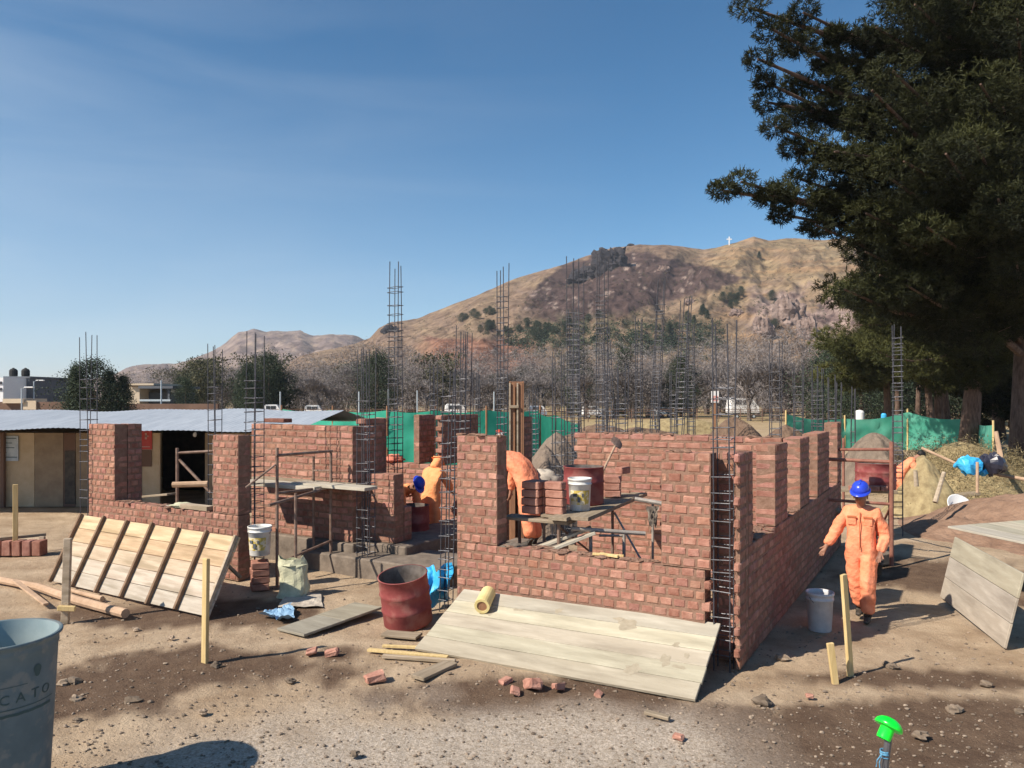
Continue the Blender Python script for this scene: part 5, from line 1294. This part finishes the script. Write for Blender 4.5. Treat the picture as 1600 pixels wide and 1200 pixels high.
# ------------------------------------------------------------------ pines on the right
def needles(mb_list, centers, dirs, n, ln, wd, shade, rs):
    """numpy batch of needle tufts; mb_list collects (verts, faces, colours)"""
    c = np.repeat(centers, n, 0); d = np.repeat(dirs, n, 0); sh = np.repeat(shade, n)
    v = rs.normal(size=c.shape) ; v = v / np.linalg.norm(v, axis=1, keepdims=True)
    v = v + d * .75; v = v / np.linalg.norm(v, axis=1, keepdims=True)
    L_ = ln * rs.uniform(.6, 1.2, size=(len(c), 1)); s_ = np.cross(v, rs.normal(size=c.shape)); s_ = s_ / np.linalg.norm(s_, axis=1, keepdims=True) * wd
    o = c + rs.normal(size=c.shape) * .03
    V = np.stack([o - s_, o + s_, o + v * L_ + s_ * .3, o + v * L_ - s_ * .3], 1).reshape(-1, 3)
    mb_list.append((V, np.clip(sh + rs.uniform(-.15, .15, len(sh)), 0, 1)))
def needle_mesh(name, lst, m, parent, origin):
    V = np.concatenate([a for a, _ in lst]) - np.array(origin); sh = np.concatenate([b for _, b in lst]); nf = len(V) // 4
    me = bpy.data.meshes.new(name); me.vertices.add(len(V)); me.vertices.foreach_set('co', V.ravel())
    me.loops.add(nf * 4); me.loops.foreach_set('vertex_index', np.arange(nf * 4, dtype=np.int32))
    me.polygons.add(nf); me.polygons.foreach_set('loop_start', np.arange(0, nf * 4, 4, dtype=np.int32)); me.update(calc_edges=True)
    at = me.color_attributes.new('col', 'FLOAT_COLOR', 'POINT'); q = np.repeat(sh, 4)
    at.data.foreach_set('color', np.stack([q, q, q, np.ones_like(q)], -1).astype(np.float32).ravel()); me.materials.append(m)
    o = bpy.data.objects.new(name, me); C.objects.link(o); o.parent = parent; return o
def pine(px, D, ztop, rbase, boughs, m, label, seed, nclus=6, ntuft=34, nneed=20, ln=.26, wd=.013, lean=(0, 0), crad=.62):
    rs = np.random.default_rng(seed); rp = random.Random(seed); base = wp(px, D); root = empty('pine_tree', base); tag(root, label, 'pine tree')
    tz = [0, .12, .35, .6, .85, 1]; pts = [Vector((lean[0] * t + .12 * math.sin(t * 7 + seed), lean[1] * t, ztop * t - (.1 if t == 0 else 0))) for t in tz]
    m_ = MB(); m_.tube(pts, [rbase * 1.25, rbase, rbase * .8, rbase * .55, rbase * .3, .04], 14); m_.build('trunk', BARK, root, smooth=True)
    lst = []; lim = MB()
    def trunk_at(z):
        t = max(0, min(1, z / ztop)); return base + Vector((lean[0] * t, lean[1] * t, z))
    for (tip, rad) in boughs:
        tip = Vector(tip); z0 = max(1.2, min(ztop * .97, tip.z - rp.uniform(-.4, 1.6))); a = trunk_at(z0); ln_ = (tip - a).length
        midp = a.lerp(tip, .5) + Vector((0, 0, rp.uniform(-.1, .35) * ln_ * .25))
        path = [a, a.lerp(midp, .5) + Vector((0, 0, .05 * ln_)), midp, midp.lerp(tip, .5) + Vector((0, 0, -.02 * ln_)), tip]
        P = [p - base for p in path]; r0 = .02 + .012 * ln_
        lim.tube(P, [r0, r0 * .8, r0 * .6, r0 * .4, r0 * .2], 6)
        for k in range(nclus):
            t = 1.0 if k == nclus - 1 else .30 + .70 * (k + rp.random() * .6) / nclus; seg = min(3, int(t * 4)); q = path[seg].lerp(path[seg + 1], t * 4 - seg)
            R = rad * (1.0 - .35 * abs(t - .75)) * rp.uniform(.7, 1.1); q = q + Vector((rp.gauss(0, .25), rp.gauss(0, .35), rp.gauss(0, .2))) * rad * (.25 if k == nclus - 1 else 1)
            u = rs.normal(size=(ntuft, 3)); u = u / np.linalg.norm(u, axis=1, keepdims=True); rr_ = rs.uniform(.35, 1, size=(ntuft, 1)) ** .5
            cc = np.array(q) + u * rr_ * R * np.array([1, 1, .62]); dd = u * .8 + np.array([0, 0, .5]); dd = dd / np.linalg.norm(dd, axis=1, keepdims=True)
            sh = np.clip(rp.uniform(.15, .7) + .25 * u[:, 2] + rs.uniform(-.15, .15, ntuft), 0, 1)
            needles(lst, cc, dd, nneed, ln, wd, sh, rs)
            if k % 2 == 0 and k < nclus - 2:
                e = q + Vector((rp.gauss(0, .5), rp.gauss(0, .5), rp.uniform(0, .4))) * R; lim.tube([q - base, e - base], [.02, .008], 4)
    lim.build('limbs', BARK, root); needle_mesh('crown', lst, m, root, base); return root
rp = random.Random(41)
tips = [(1172, 12, 19.5), (1205, 45, 19.8), (1255, 20, 20), (1184, 92, 19.3), (1196, 128, 19.6), (1200, 160, 20), (1212, 198, 19.5), (1238, 232, 20), (1270, 240, 20.5), (1290, 265, 21),
        (1130, 298, 19), (1158, 284, 19.2), (1200, 305, 19.5), (1222, 335, 19.8), (1275, 352, 20), (1250, 280, 20.5), (1240, 130, 21), (1260, 180, 21), (1235, 75, 21), (1290, 100, 21)]
bo = [(W(x, y, d), .50) for (x, y, d) in tips]
for i in range(92):
    x = rp.uniform(1345 if i % 3 else 1300, 1640); y = rp.uniform(-120, 430); d = rp.uniform(17.5, 25); bo.append((W(x, y, d), .85))
bo += [(W(rp.uniform(1300, 1420), rp.uniform(365, 470), rp.uniform(20, 25)), .8) for _ in range(16)] + [(W(rp.uniform(1430, 1620), rp.uniform(430, 520), rp.uniform(22, 26)), .85) for _ in range(12)]
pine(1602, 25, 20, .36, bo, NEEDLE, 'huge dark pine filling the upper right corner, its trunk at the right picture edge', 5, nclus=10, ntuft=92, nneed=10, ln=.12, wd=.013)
bo = [(W(rp.uniform(1330, 1640), rp.uniform(380, 560), rp.uniform(32, 39)), 1.15) for _ in range(50)] + [(W(rp.uniform(1380, 1560), rp.uniform(530, 590), rp.uniform(34, 39)), .9) for _ in range(12)]
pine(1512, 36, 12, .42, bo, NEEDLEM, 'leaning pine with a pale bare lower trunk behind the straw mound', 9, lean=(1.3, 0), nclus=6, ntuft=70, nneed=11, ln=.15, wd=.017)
bo = [(W(rp.uniform(1290, 1430), rp.uniform(440, 600), rp.uniform(43, 49)), 1.1) for _ in range(34)]
pine(1385, 46, 9.4, .24, bo, NEEDLEY, 'yellowish green young pine left of the leaning pine', 13, nclus=5, ntuft=30, nneed=18, ln=.34, wd=.02)
bo = [(W(rp.uniform(1400, 1520), rp.uniform(430, 590), rp.uniform(42, 46)), 1.05) for _ in range(26)]
pine(1452, 44, 9.6, .22, bo, NEEDLEY, 'olive green young pine between the leaning pine and the yellowish one', 14, nclus=5, ntuft=30, nneed=18, ln=.32, wd=.018)
bo = [(W(rp.uniform(1500, 1680), rp.uniform(400, 640), rp.uniform(46, 54)), 1.5) for _ in range(40)] + [(W(rp.uniform(1420, 1600), rp.uniform(430, 600), rp.uniform(44, 50)), 1.3) for _ in range(30)]
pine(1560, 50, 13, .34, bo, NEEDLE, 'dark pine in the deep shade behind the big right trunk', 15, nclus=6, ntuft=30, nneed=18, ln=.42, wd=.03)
# bare trunks and dark trees behind them
for (px, D, r, lab) in [(1464, 46, .26, 'pale straight trunk left of its twin behind the right-hand net'), (1478, 48, .22, 'pale straight trunk right of its twin behind the right-hand net'), (1404, 52, .18, 'thin pale trunk behind the tall right rebar cage'), (1436, 58, .2, 'grey trunk in the shade behind the net')]:
    b_ = [(Vector(((px - 800 + rp.uniform(-45, 45)) / F * D, D + rp.uniform(-2, 3), rp.uniform(5, 9.5))), 1.1) for _ in range(14)]
    pine(px, D, 9.5, r, b_, NEEDLE, lab, px, nclus=4, ntuft=24, nneed=14, ln=.5, wd=.04)
for i, px in enumerate([1300, 1345, 1385, 1430, 1480, 1530, 1580, 1625]):
    D = rp.uniform(66, 84); put(ever[1 + i % 2], wp(px, D), H + (HY - rp.uniform(500, 535)) / F * D, 8, 'dark tree in the back row behind the right-hand net', 'tree', 'dark trees behind the right-hand net', sx=1.1)
# things by the net
mb = MB(); p = GP(1343, 44); mb.lathe([(0, 0), (.24, 0), (.25, 1.9), (.2, 2.0), (0, 2.05)], 20, M=Matrix.Translation(p)); tag(mb.build('white_tank', WHITE), 'white upright tank behind the right-hand net', 'tank')
mb = MB(); p = GP(1381, 44); mb.lathe([(0, 0), (.15, 0), (.15, 1.75), (.1, 1.85), (0, 1.85)], 14, M=Matrix.Translation(p)); tag(mb.build('blue_barrel', TARPB), 'small bright blue barrel behind the right-hand net', 'barrel')
# right-hand stick barrier
log([G(1567, 742) + Vector((0, 0, -.1)), W(1563, 712, 18.3), W(1556, 674, 18.4)], [.07, .06, .05], 'pale peeled stake leaning in front of the right trees', LOGM, 'stake', 'wooden_stake')
log([W(1440, 700, 18.6), W(1500, 727, 18), W(1562, 742, 17.5)], [.035, .035, .035], 'long thin pole tied to the pale peeled stake', LOGM, 'pole', 'wooden_pole')
log([W(1562, 742, 17.5), W(1620, 752, 17)], [.04, .04], 'dark pole running right from the pale peeled stake', LOGM, 'pole', 'wooden_pole')
log([W(1461, 785, 15.6), W(1475, 738, 15.8)], [.05, .04], 'short post holding up the tan straw pile', WOODP, 'post', 'wooden_post')
log([W(1527, 770, 16.4), W(1527, 722, 16.5)], [.03, .03], 'thin pinkish peg before the blue bags', LOGM, 'peg', 'wooden_peg')
log([W(1432, 760, 16.6), W(1430, 735, 16.6)], [.05, .04], 'stub post left of the one holding the tan pile', WOODP, 'post', 'wooden_post')
plank(G(1452, 790, .15), G(1500, 795, .15), .35, .12, 'pinkish board of the mixing trough near the white basin', WOODP, .1)
plank(G(1485, 782, .1), G(1527, 776, .2), .3, .08, 'board at the right of the mixing trough', WOODG, .1)
mb = MB(); mb.lathe([(.0, .0), (.22, .02), (.33, .16), (.31, .16), (.2, .05), (0, .04)], 24, M=Matrix.Translation(G(1496, 815) + Vector((0, 0, .25))) @ Euler((.9, 0, .2)).to_matrix().to_4x4()); tag(mb.build('white_basin', WHITE, smooth=True), 'shiny white basin tipped on its side near the right board panels', 'basin')
bucketp = G(1508, 812) 
# far scaffold beside the side wall
pipe_frame('pipe_scaffold', wp(1393, 12.6), [
    ('post', [wp(1393, 12.6), wp(1393, 12.6, 2.05)], .035), ('post', [wp(1318, 16.6), wp(1318, 16.6, 1.9)], .03), ('post', [wp(1390, 16.2), wp(1390, 16.2, 1.4)], .03),
    ('rail', [wp(1296, 14.4, 1.80), wp(1394, 12.6, 1.93)], .026), ('rail', [wp(1288, 13.2, 1.72), wp(1394, 12.62, 1.72)], .03), ('rail', [wp(1285, 13.0, 1.05), wp(1394, 12.6, 1.02)], .026), ('brace', [wp(1365, 13.6, .2), wp(1393, 12.7, 1.0)], .02)],
    'rusty red scaffold beyond the walking worker, beside the long side wall', mat('rusty_red_pipe', (.20, .075, .055), (.30, .14, .10), scale=8, rough=.7))
plank(wp(1300, 15.6, .92), wp(1400, 15.2, .92), .5, .06, 'grey plank deck of the far scaffold carrying the faded red drum', WOODG, 0)
plank(wp(1290, 14.0, .78), wp(1378, 13.6, .55), .3, .05, 'sloping grey board under the far scaffold', WOODG, 0)
bucket(G(1380, 905) + Vector((0, .3, 0)), .13, .22, 'dark dusty bucket on the ground behind the walking worker', BOOT, handle=False)
pp = G(1376, 880); mb = MB(); mb.box(pp + Vector((0, 0, .1)), (.3, .3, .2), Euler((0, 0, .4)).to_matrix(), ch=.02, jit=.01); tag(mb.build('footing_block', PLINTH), 'small concrete block at the foot of the red scaffold post', 'block')

# ------------------------------------------------------------------ barrel and capped bar in the foreground
bc = Vector((0 - 4.02 + .0, 5.15, 0)); bc.x = (0 - 800) / F * 5.2 + .0; bc.y = 5.2
R0, RH = .36, 1.185
root = empty('plastic_barrel', bc); tag(root, 'large blue-grey plastic barrel with dark lettering at the lower left corner', 'barrel')
rz = lambda z: R0 * (.80 + .17 * z / RH)
mb = MB(); mb.lathe([(0, .01), (rz(0) * .97, 0), (rz(0), .02)] + [(rz(z), z) for z in (.2, .4, .6, .8, 1.0, 1.09)] + [(rz(1.1) + .006, 1.10), (rz(1.12) + .004, 1.125), (rz(1.14) + .004, 1.15), (R0 + .012, 1.165), (R0 + .014, RH - .004), (R0 + .006, RH), (R0 - .012, RH - .004)], 64)
mb.build('shell', BLUEB, root, smooth=True)
mb = MB(); mb.lathe([(R0 - .012, RH - .004), (R0 - .02, 1.1), (rz(.3) - .012, .3), (rz(0) - .012, .04), (0, .04)], 64); mb.build('inner_wall', BLUEI, root, smooth=True)
face = math.atan2(-bc.y, -bc.x)
def wrap(o, ang, z0, off=.002):
    for v in o.data.vertices:
        a = face + ang + v.co.x / .34; z = z0 + v.co.y; r_ = rz(z) + off + max(0, v.co.z); v.co = (r_ * math.cos(a), r_ * math.sin(a), z)
    o.parent = root
for ch_, an in (('N', -22), ('I', -9), ('C', 4), ('A', 20), ('T', 36), ('O', 51)):
    t = text_mesh(ch_, .092, INK, 'letter', .0015); xs = [v.co.x for v in t.data.vertices]; cx = (min(xs) + max(xs)) / 2
    for v in t.data.vertices: v.co.x -= cx
    wrap(t, RAD(an), .795)
def strip(x0, x1, y0, y1, z0, name, m=INK, wob=0):
    mb = MB(); n = 24; vs = []
    for k in range(n + 1):
        x = x0 + (x1 - x0) * k / n
        for y in (y0, y1): vs.append((x, y + wob * math.sin(k * 2.3), .001))
    mb.add(vs, [(2 * k, 2 * k + 2, 2 * k + 3, 2 * k + 1) for k in range(n)]); o = mb.build(name, m, origin=(0, 0, 0)); wrap(o, 0, z0)
strip(-.4, .38, 0, .006, .755, 'print_line'); strip(-.4, .36, -.045, -.026, .755, 'small_print', wob=.002); strip(-.4, .16, 0, .004, .905, 'print_line')
mb = MB(); vs = [(0, 0, .001)] + [(.026 * (1 + .15 * math.sin(3 * a)) * math.cos(a), .042 * math.sin(a), .001) for a in [6.2832 * k / 20 for k in range(20)]]
mb.add(vs, [(0, 1 + k, 1 + (k + 1) % 20) for k in range(20)]); o = mb.build('round_emblem', INK, origin=(0, 0, 0)); wrap(o, RAD(38), .975)
# green cap on a bar
Dg = 1.62; top = W(1390, 1148, Dg); root = empty('capped_rebar', (W(1380, 1200, Dg).x, Dg, 0)); b0 = root.location.copy(); tag(root, 'bright green mushroom cap on an upright steel bar tied with blue twine', 'capped bar')
axis = (W(1402, 1125, Dg) - W(1380, 1160, Dg)); axis = Vector((axis.x, .0, axis.z)).normalized(); axis = (axis + Vector((0, .25, 0))).normalized()
foot = W(1383, 1195, Dg)
m_ = MB(); m_.tube([Vector((0, 0, -.1)), foot - b0, top - b0 - axis * .005], .0075, 10); m_.build('steel_bar', STEELL, root)
Mx = Matrix.Translation(W(1381, 1152, Dg) - b0) @ axis.to_track_quat('Z', 'Y').to_matrix().to_4x4()
m_ = MB(); m_.lathe([(.0135, -.004), (.0145, 0), (.0145, .024), (.0165, .026), (.027, .022), (.029, .025), (.027, .032), (.020, .039), (.010, .043), (0, .044)], 32, M=Mx); m_.lathe([(.0135, -.004), (.010, -.003), (.009, .01), (0, .01)], 24, M=Mx); m_.build('cap', GREENCAP, root, smooth=True)
for k in range(7):
    m_ = MB(); zc = W(1382, 1172 + k * 1.4, Dg) - b0; a0 = random.random() * 6
    m_.tube([zc + Vector((.0085 * math.cos(a0 + j * .7), .0085 * math.sin(a0 + j * .7), (k % 3 - 1) * .0012 * j * .4)) for j in range(10)], .0012, 5); m_.build('twine', TWINE, root)
m_ = MB(); zc = W(1378, 1176, Dg) - b0; m_.tube([zc + Vector((-.004, -.008, 0)), zc + Vector((-.012, -.014, -.014)), zc + Vector((-.010, -.012, -.030))], .0013, 5); m_.tube([zc + Vector((-.004, -.008, 0)), zc + Vector((-.016, -.012, -.010)), zc + Vector((-.018, -.012, -.024))], .0013, 5); m_.build('twine_end', TWINE, root)
# camera-side gravel heap etc stays out of frame

mb = MB(); mb.box(wp(829, 12.35, .19), (1.0, .8, .44), RB, ch=.02, jit=.01); tag(mb.build('concrete_footing', PLINTH), 'concrete block inside the near room under the bending worker', 'footing')
# ------------------------------------------------------------------ people
def skin_mesh(name, nodes, edges, root_i, m, parent, sub=2, wr=0.0, seed=0, M=None):
    me = bpy.data.meshes.new(name + '_sk'); me.from_pydata([tuple(n[0]) for n in nodes], edges, [])
    o = bpy.data.objects.new(name + '_sk', me); C.objects.link(o); o.modifiers.new('Skin', 'SKIN').use_smooth_shade = True
    sk = me.skin_vertices[0].data
    for i, n in enumerate(nodes):
        r = n[1]; sk[i].radius = r if isinstance(r, tuple) else (r, r); sk[i].use_root = (i == root_i)
    s = o.modifiers.new('S', 'SUBSURF'); s.levels = sub; s.render_levels = sub
    bpy.context.view_layer.update(); dg = bpy.context.evaluated_depsgraph_get()
    m2 = bpy.data.meshes.new_from_object(o.evaluated_get(dg)); bpy.data.objects.remove(o); bpy.data.meshes.remove(me)
    if wr:
        nn = [v.normal.copy() for v in m2.vertices]
        for v, n_ in zip(m2.vertices, nn):
            c = v.co; f = noise.noise(Vector((c.x * 8 + c.z * 4, c.y * 8, c.z * 7 + seed))) + .7 * (1 - 2.2 * abs(noise.noise(Vector((c.x * 9 + seed, c.y * 9 + c.z * 5, c.z * 11))))) + .25 * noise.noise(Vector((c.x * 25, c.y * 25, c.z * 30)))
            v.co = c + n_ * f * wr
    m2.materials.clear(); m2.materials.append(m); m2.name = name
    o = bpy.data.objects.new(name, m2); C.objects.link(o); o.parent = parent; return o
SEAM = mat('orange_seam', (.40, .12, .05), (.5, .16, .07), rough=.9, bump=.2)
def rotx(p, a, piv): p = Vector(p) - piv; c, s = math.cos(a), math.sin(a); return Vector((p.x, p.y * c - p.z * s, p.y * s + p.z * c)) + piv
def person(loc, rz, label, bend=0.0, scale=1.0, cloth=ORANGE, helmet=None, arms=None, legs=None, headtilt=0.0, hood=False, seed=0, fingers=True, hair=True, bendz=None):
    """local frame: the person faces -Y; bend tips the upper body forward; arms = {side: (elbow, wrist)} offsets from the shoulder"""
    root = empty('person', loc, rz); root.scale = (scale,) * 3; tag(root, label, 'person')
    piv = Vector((0, 0, .93)); UB = lambda p, k=1.0: rotx(p, bend * k, piv)
    J = {'pel': Vector((0, 0, .93)), 'wai': UB((0, 0, 1.08), .7), 'che': UB((0, .015, 1.27)), 'neb': UB((0, .01, 1.42)), 'nec': UB((0, -.005, 1.475))}
    hb = J['nec']; hd = (UB((0, -.02, 1.56)) - hb); hd = rotx(hb + hd, headtilt, hb) - hb
    up = hd.normalized(); J['h1'] = hb + up * .075; J['h2'] = hb + up * .145; J['h3'] = hb + up * .205
    fw = Vector((1, 0, 0)).cross(up); fw = -fw if fw.y > 0 or (abs(fw.y) < .2 and fw.z > 0) else fw
    A_ = arms or {}; Lg = legs or {}
    for s, sx in (('R', -1), ('L', 1)):
        J['s' + s] = UB((sx * .175, .01, 1.37))
        e, w_ = A_.get(s, (Vector((sx * .06, .03, -.27)), Vector((sx * .08, -.05, -.51))))
        J['e' + s] = J['s' + s] + Vector(e); J['w' + s] = J['s' + s] + Vector(w_)
        k, a = Lg.get(s, (Vector((sx * .02, -.02, -.40)), Vector((sx * .03, .02, -.81))))
        J['hp' + s] = Vector((sx * .09, 0, .89)); J['k' + s] = J['hp' + s] + Vector(k); J['a' + s] = J['hp' + s] + Vector(a)
    # body (skin)
    nodes = [(J['pel'], .10), (J['wai'], .09), (J['che'], .11), (J['neb'], .06), (J['nec'], .052), (J['h1'], (.072, .080)), (J['h2'], (.084, .096)), (J['h3'], (.070, .082))]
    ed = [(i, i + 1) for i in range(7)]
    nodes.append((J['h1'] + up * .045 + fw * .098, .012)); ed.append((6, 8))           # nose
    for s, sx in (('R', -1), ('L', 1)):
        b = len(nodes); nodes += [(J['s' + s], .05), (J['e' + s], .038), (J['w' + s], .025)]; ed += [(2, b), (b, b + 1), (b + 1, b + 2)]
        d = (J['w' + s] - J['e' + s]).normalized(); sd = d.cross(Vector((0, 1, .2))).normalized(); nrm = d.cross(sd)
        pm = J['w' + s] + d * .07; nodes.append((pm, (.034, .02))); ed.append((b + 2, b + 3))
        if fingers:
            for q, ln in zip((-.024, -.008, .008, .024), (.062, .074, .070, .052)):
                f0 = pm + sd * q + d * .022; i0 = len(nodes); cur = nrm * .02
                nodes += [(f0, .0095), (f0 + d * ln * .5 + cur * .4, .0085), (f0 + d * ln * .85 + cur * 1.5, .007)]; ed += [(b + 3, i0), (i0, i0 + 1), (i0 + 1, i0 + 2)]
            t0 = J['w' + s] + d * .035 + sd * .032 * sx; i0 = len(nodes); nodes += [(t0, .011), (t0 + d * .035 + sd * .022 * sx, .009)]; ed += [(b + 2, i0), (i0, i0 + 1)]
        b = len(nodes); nodes += [(J['hp' + s], .08), (J['k' + s], .055), (J['a' + s], .038)]; ed += [(0, b), (b, b + 1), (b + 1, b + 2)]
    skin_mesh('body', nodes, ed, 0, SKIN, root, sub=2)
    # coverall
    nodes = [(J['pel'], (.175, .145)), (J['wai'], (.165, .135)), (J['che'], (.200, .145)), (J['neb'] + (J['nec'] - J['neb']) * .95, .076)]; ed = [(0, 1), (1, 2), (2, 3)]
    for s in 'RL':
        b = len(nodes); nodes += [(J['s' + s], .088), (J['s' + s].lerp(J['e' + s], .5), .082), (J['e' + s], .074), (J['e' + s].lerp(J['w' + s], .55), .066), (J['e' + s].lerp(J['w' + s], .96), .05)]
        ed += [(2, b), (b, b + 1), (b + 1, b + 2), (b + 2, b + 3), (b + 3, b + 4)]
        b = len(nodes); nodes += [(J['hp' + s] + Vector((0, 0, -.04)), .125), (J['hp' + s].lerp(J['k' + s], .55), .115), (J['k' + s], .10), (J['k' + s].lerp(J['a' + s], .5), .096), (J['k' + s].lerp(J['a' + s], .94), .086)]
        ed += [(0, b), (b, b + 1), (b + 1, b + 2), (b + 2, b + 3), (b + 3, b + 4)]
    skin_mesh('coverall', nodes, ed, 0, cloth, root, sub=3, wr=.013, seed=seed)
    cf = UB((0, -1, 0)) - UB((0, 0, 0)); cu = (J['neb'] - J['che']).normalized()
    def front(p, off):                                            # nearest clothed point in front of the chest line
        return p + cf * off
    m_ = MB(); m_.tube([front(J['neb'] - cu * .02, .108), front(J['che'], .150), front(J['wai'], .150), front(J['pel'], .150)], .006, 5); m_.build('zip', SEAM, root)
    for sx in (-1, 1):
        q = front(J['che'] + cu * .02 + Vector((sx * .095, 0, 0)), .128); Rm = Matrix((Vector((1, 0, 0)), -cf, cu)).transposed()
        m_ = MB(); m_.box(q, (.10, .02, .11), Rm, ch=.006); m_.build('chest_pocket', cloth, root)
        m_ = MB(); m_.box(q + cu * .05 + cf * .006, (.11, .022, .028), Rm, ch=.004); m_.build('pocket_flap', SEAM, root)
    for s in 'RL':
        a = J['a' + s]; skin_mesh('boot', [(a + Vector((0, 0, .04)), .05), (a + Vector((0, .015, -.03)), .047), (a + Vector((0, -.08, -.045)), (.044, .034)), (a + Vector((0, -.17, -.055)), (.036, .024))], [(0, 1), (1, 2), (2, 3)], 1, BOOT, root, 2)
    rt = up.cross(fw).normalized(); RH_ = Matrix((rt, -fw, up)).transposed().to_4x4()
    for sx in (-1, 1):
        m_ = MB(); m_.lathe([(0, -.009), (.007, -.005), (.009, 0), (.007, .005), (0, .009)], 8, M=Matrix.Translation(J['h2'] + fw * .078 + rt * .028 * sx - up * .012)); m_.build('eye', BOOT, root, smooth=True)
        m_ = MB(); m_.blob(J['h2'] + rt * .078 * sx - up * .02, (.012, .02, .03), .1, 1, 8); m_.build('ear', SKIN, root, smooth=True)
    m_ = MB(); m_.blob(J['h1'] + fw * .074 + up * .012, (.024, .008, .006), .05, 1, 8); m_.build('mouth', mat('lip', (.2, .07, .05), bump=0), root, smooth=True)
    hc = J['h2'] + up * .05 - fw * .012; Mh = Matrix.Translation(hc) @ RH_
    if helmet:
        he = empty('helmet', (0, 0, 0)); he.parent = root
        m_ = MB(); m_.lathe([(.107, .02), (.110, .03), (.108, .05), (.098, .085), (.075, .112), (.042, .127), (0, .131)], 28, M=Mh @ Matrix.Diagonal((.95, 1.12, 1, 1))); m_.box(Mh @ Vector((0, 0, .129)), (.03, .12, .014), (Mh.to_3x3()), ch=.004); m_.build('helmet_shell', helmet, he, smooth=True)
        m_ = MB(); vs = []; n = 24
        for k in range(n):
            a = 6.2832 * k / n; e = .018 + (.045 if math.sin(a) < 0 else 0) * abs(math.sin(a)) ** 2
            for r_, z in ((.098, .028), (.110 + e, .016), (.110 + e, .010), (.098, .018)): vs.append(Mh @ Vector((r_ * math.cos(a) * .95, r_ * math.sin(a) * 1.12, z)))
        m_.add(vs, [(k * 4 + j, ((k + 1) % n) * 4 + j, ((k + 1) % n) * 4 + (j + 1) % 4, k * 4 + (j + 1) % 4) for k in range(n) for j in range(4)]); m_.build('helmet_brim', helmet, he, smooth=True)
    if hair and not hood:
        m_ = MB(); m_.blob(hc + up * .012 - fw * .02, (.086, .094, .092), .06, 3, 14); m_.build('hair', HAIR, root, smooth=True)
    if hood:
        skin_mesh('hood', [(J['neb'] - fw * .03, .09), (J['h1'] - fw * .03, .10), (J['h2'] - fw * .02, .115), (J['h3'] - fw * .02 + up * .01, .085)], [(0, 1), (1, 2), (2, 3)], 1, cloth, root, 2, wr=.01, seed=seed)
    return root
# walking worker with blue helmet (his left is at our right)
person(G(1349, 972) + Vector((0, .05, .02)), RAD(-32), 'worker in orange coverall and blue helmet walking towards the camera beside the side wall', bend=.06, headtilt=.12, scale=.97, helmet=HELB, seed=3,
       arms={'R': ((-.13, .0, -.25), (-.23, -.12, -.45)), 'L': ((.10, .04, -.27), (.06, -.12, -.47))},
       legs={'R': ((.02, .03, -.41), (.05, .16, -.78)), 'L': ((.0, -.10, -.40), (-.01, -.04, -.82))}, cloth=ORANGE)
person(wp(1402, 18.4), RAD(75), 'distant worker in orange coverall stooping beyond the red scaffold post', bend=.75, headtilt=.1, scale=.98, seed=5, cloth=ORANGE,
       arms={'R': ((-.02, -.12, -.25), (0, -.2, -.45)), 'L': ((.02, -.12, -.25), (0, -.2, -.45))}, legs={'R': ((.0, -.18, -.37), (0, .0, -.78)), 'L': ((0, -.1, -.40), (0, .05, -.8))})
person(wp(672, 14.4), RAD(148), 'worker in faded orange with the hood up standing beside the dark red drum', bend=.30, headtilt=.3, scale=1.0, hood=True, seed=8, cloth=ORANGEP,
       arms={'R': ((-.04, -.16, -.22), (.02, -.33, -.36)), 'L': ((.04, -.10, -.26), (.0, -.26, -.44))})
person(wp(613, 14.2), RAD(52), 'bent-over worker in orange with a blue helmet leaning over the dark red drum', bend=1.15, headtilt=-.15, scale=1.0, helmet=HELB, seed=11, cloth=ORANGEP,
       arms={'R': ((0, -.05, -.27), (.0, -.1, -.5)), 'L': ((0, -.08, -.26), (.0, -.16, -.48))}, legs={'R': ((.0, -.1, -.39), (0, .08, -.79)), 'L': ((0, -.06, -.40), (0, .1, -.8))})
person(wp(827, 12.3, .40), RAD(-128), 'worker in orange bending deeply away inside the near room, right of the near pier', bend=.92, headtilt=.1, scale=1.16, seed=17, cloth=ORANGE,
       arms={'R': ((0, -.08, -.26), (.0, -.12, -.5)), 'L': ((0, -.05, -.27), (.0, -.15, -.5))}, legs={'R': ((.0, -.02, -.41), (0, .06, -.82)), 'L': ((0, .02, -.41), (.02, .12, -.8))})
person(wp(764, 21.5, .05), RAD(100), 'far worker whose red helmet just shows over the left pier of the near wall', bend=.25, headtilt=.35, scale=1.05, helmet=HELR, seed=19, cloth=ORANGE, fingers=False)
person(wp(771, 20.5), RAD(-60), 'far worker whose blue helmet just shows over the left pier of the near wall', bend=.45, headtilt=.2, scale=1.02, helmet=HELB, seed=23, cloth=ORANGEP, fingers=False)
cement_bag(782, 686, 20.0, .2, .3, 'white cloth tip showing over the left pier of the near wall', WHITEP, 31, name='white_cloth', cat='cloth')

# ------------------------------------------------------------------ air
hz = MB(); hz.box((0, 900, 148), (3400, 2700, 302)); hzm = bpy.data.materials.new('air_haze'); hzm.use_nodes = True
hn = hzm.node_tree.nodes; hn.remove(hn['Principled BSDF']); pv = hn.new('ShaderNodeVolumePrincipled'); pv.inputs['Density'].default_value = HAZE
pv.inputs['Color'].default_value = (.80, .88, 1, 1); hzm.node_tree.links.new(pv.outputs[0], hn['Material Output'].inputs['Volume'])
tag(hz.build('haze', hzm, origin=(0, 0, 0)), 'pale blue air haze softening the distant hills', 'haze', kind='stuff')
# drop tree prototypes that were never planted
for o in bare + olive + ever:
    if o.name not in used:
        for c in list(o.children): bpy.data.objects.remove(c)
        bpy.data.objects.remove(o)
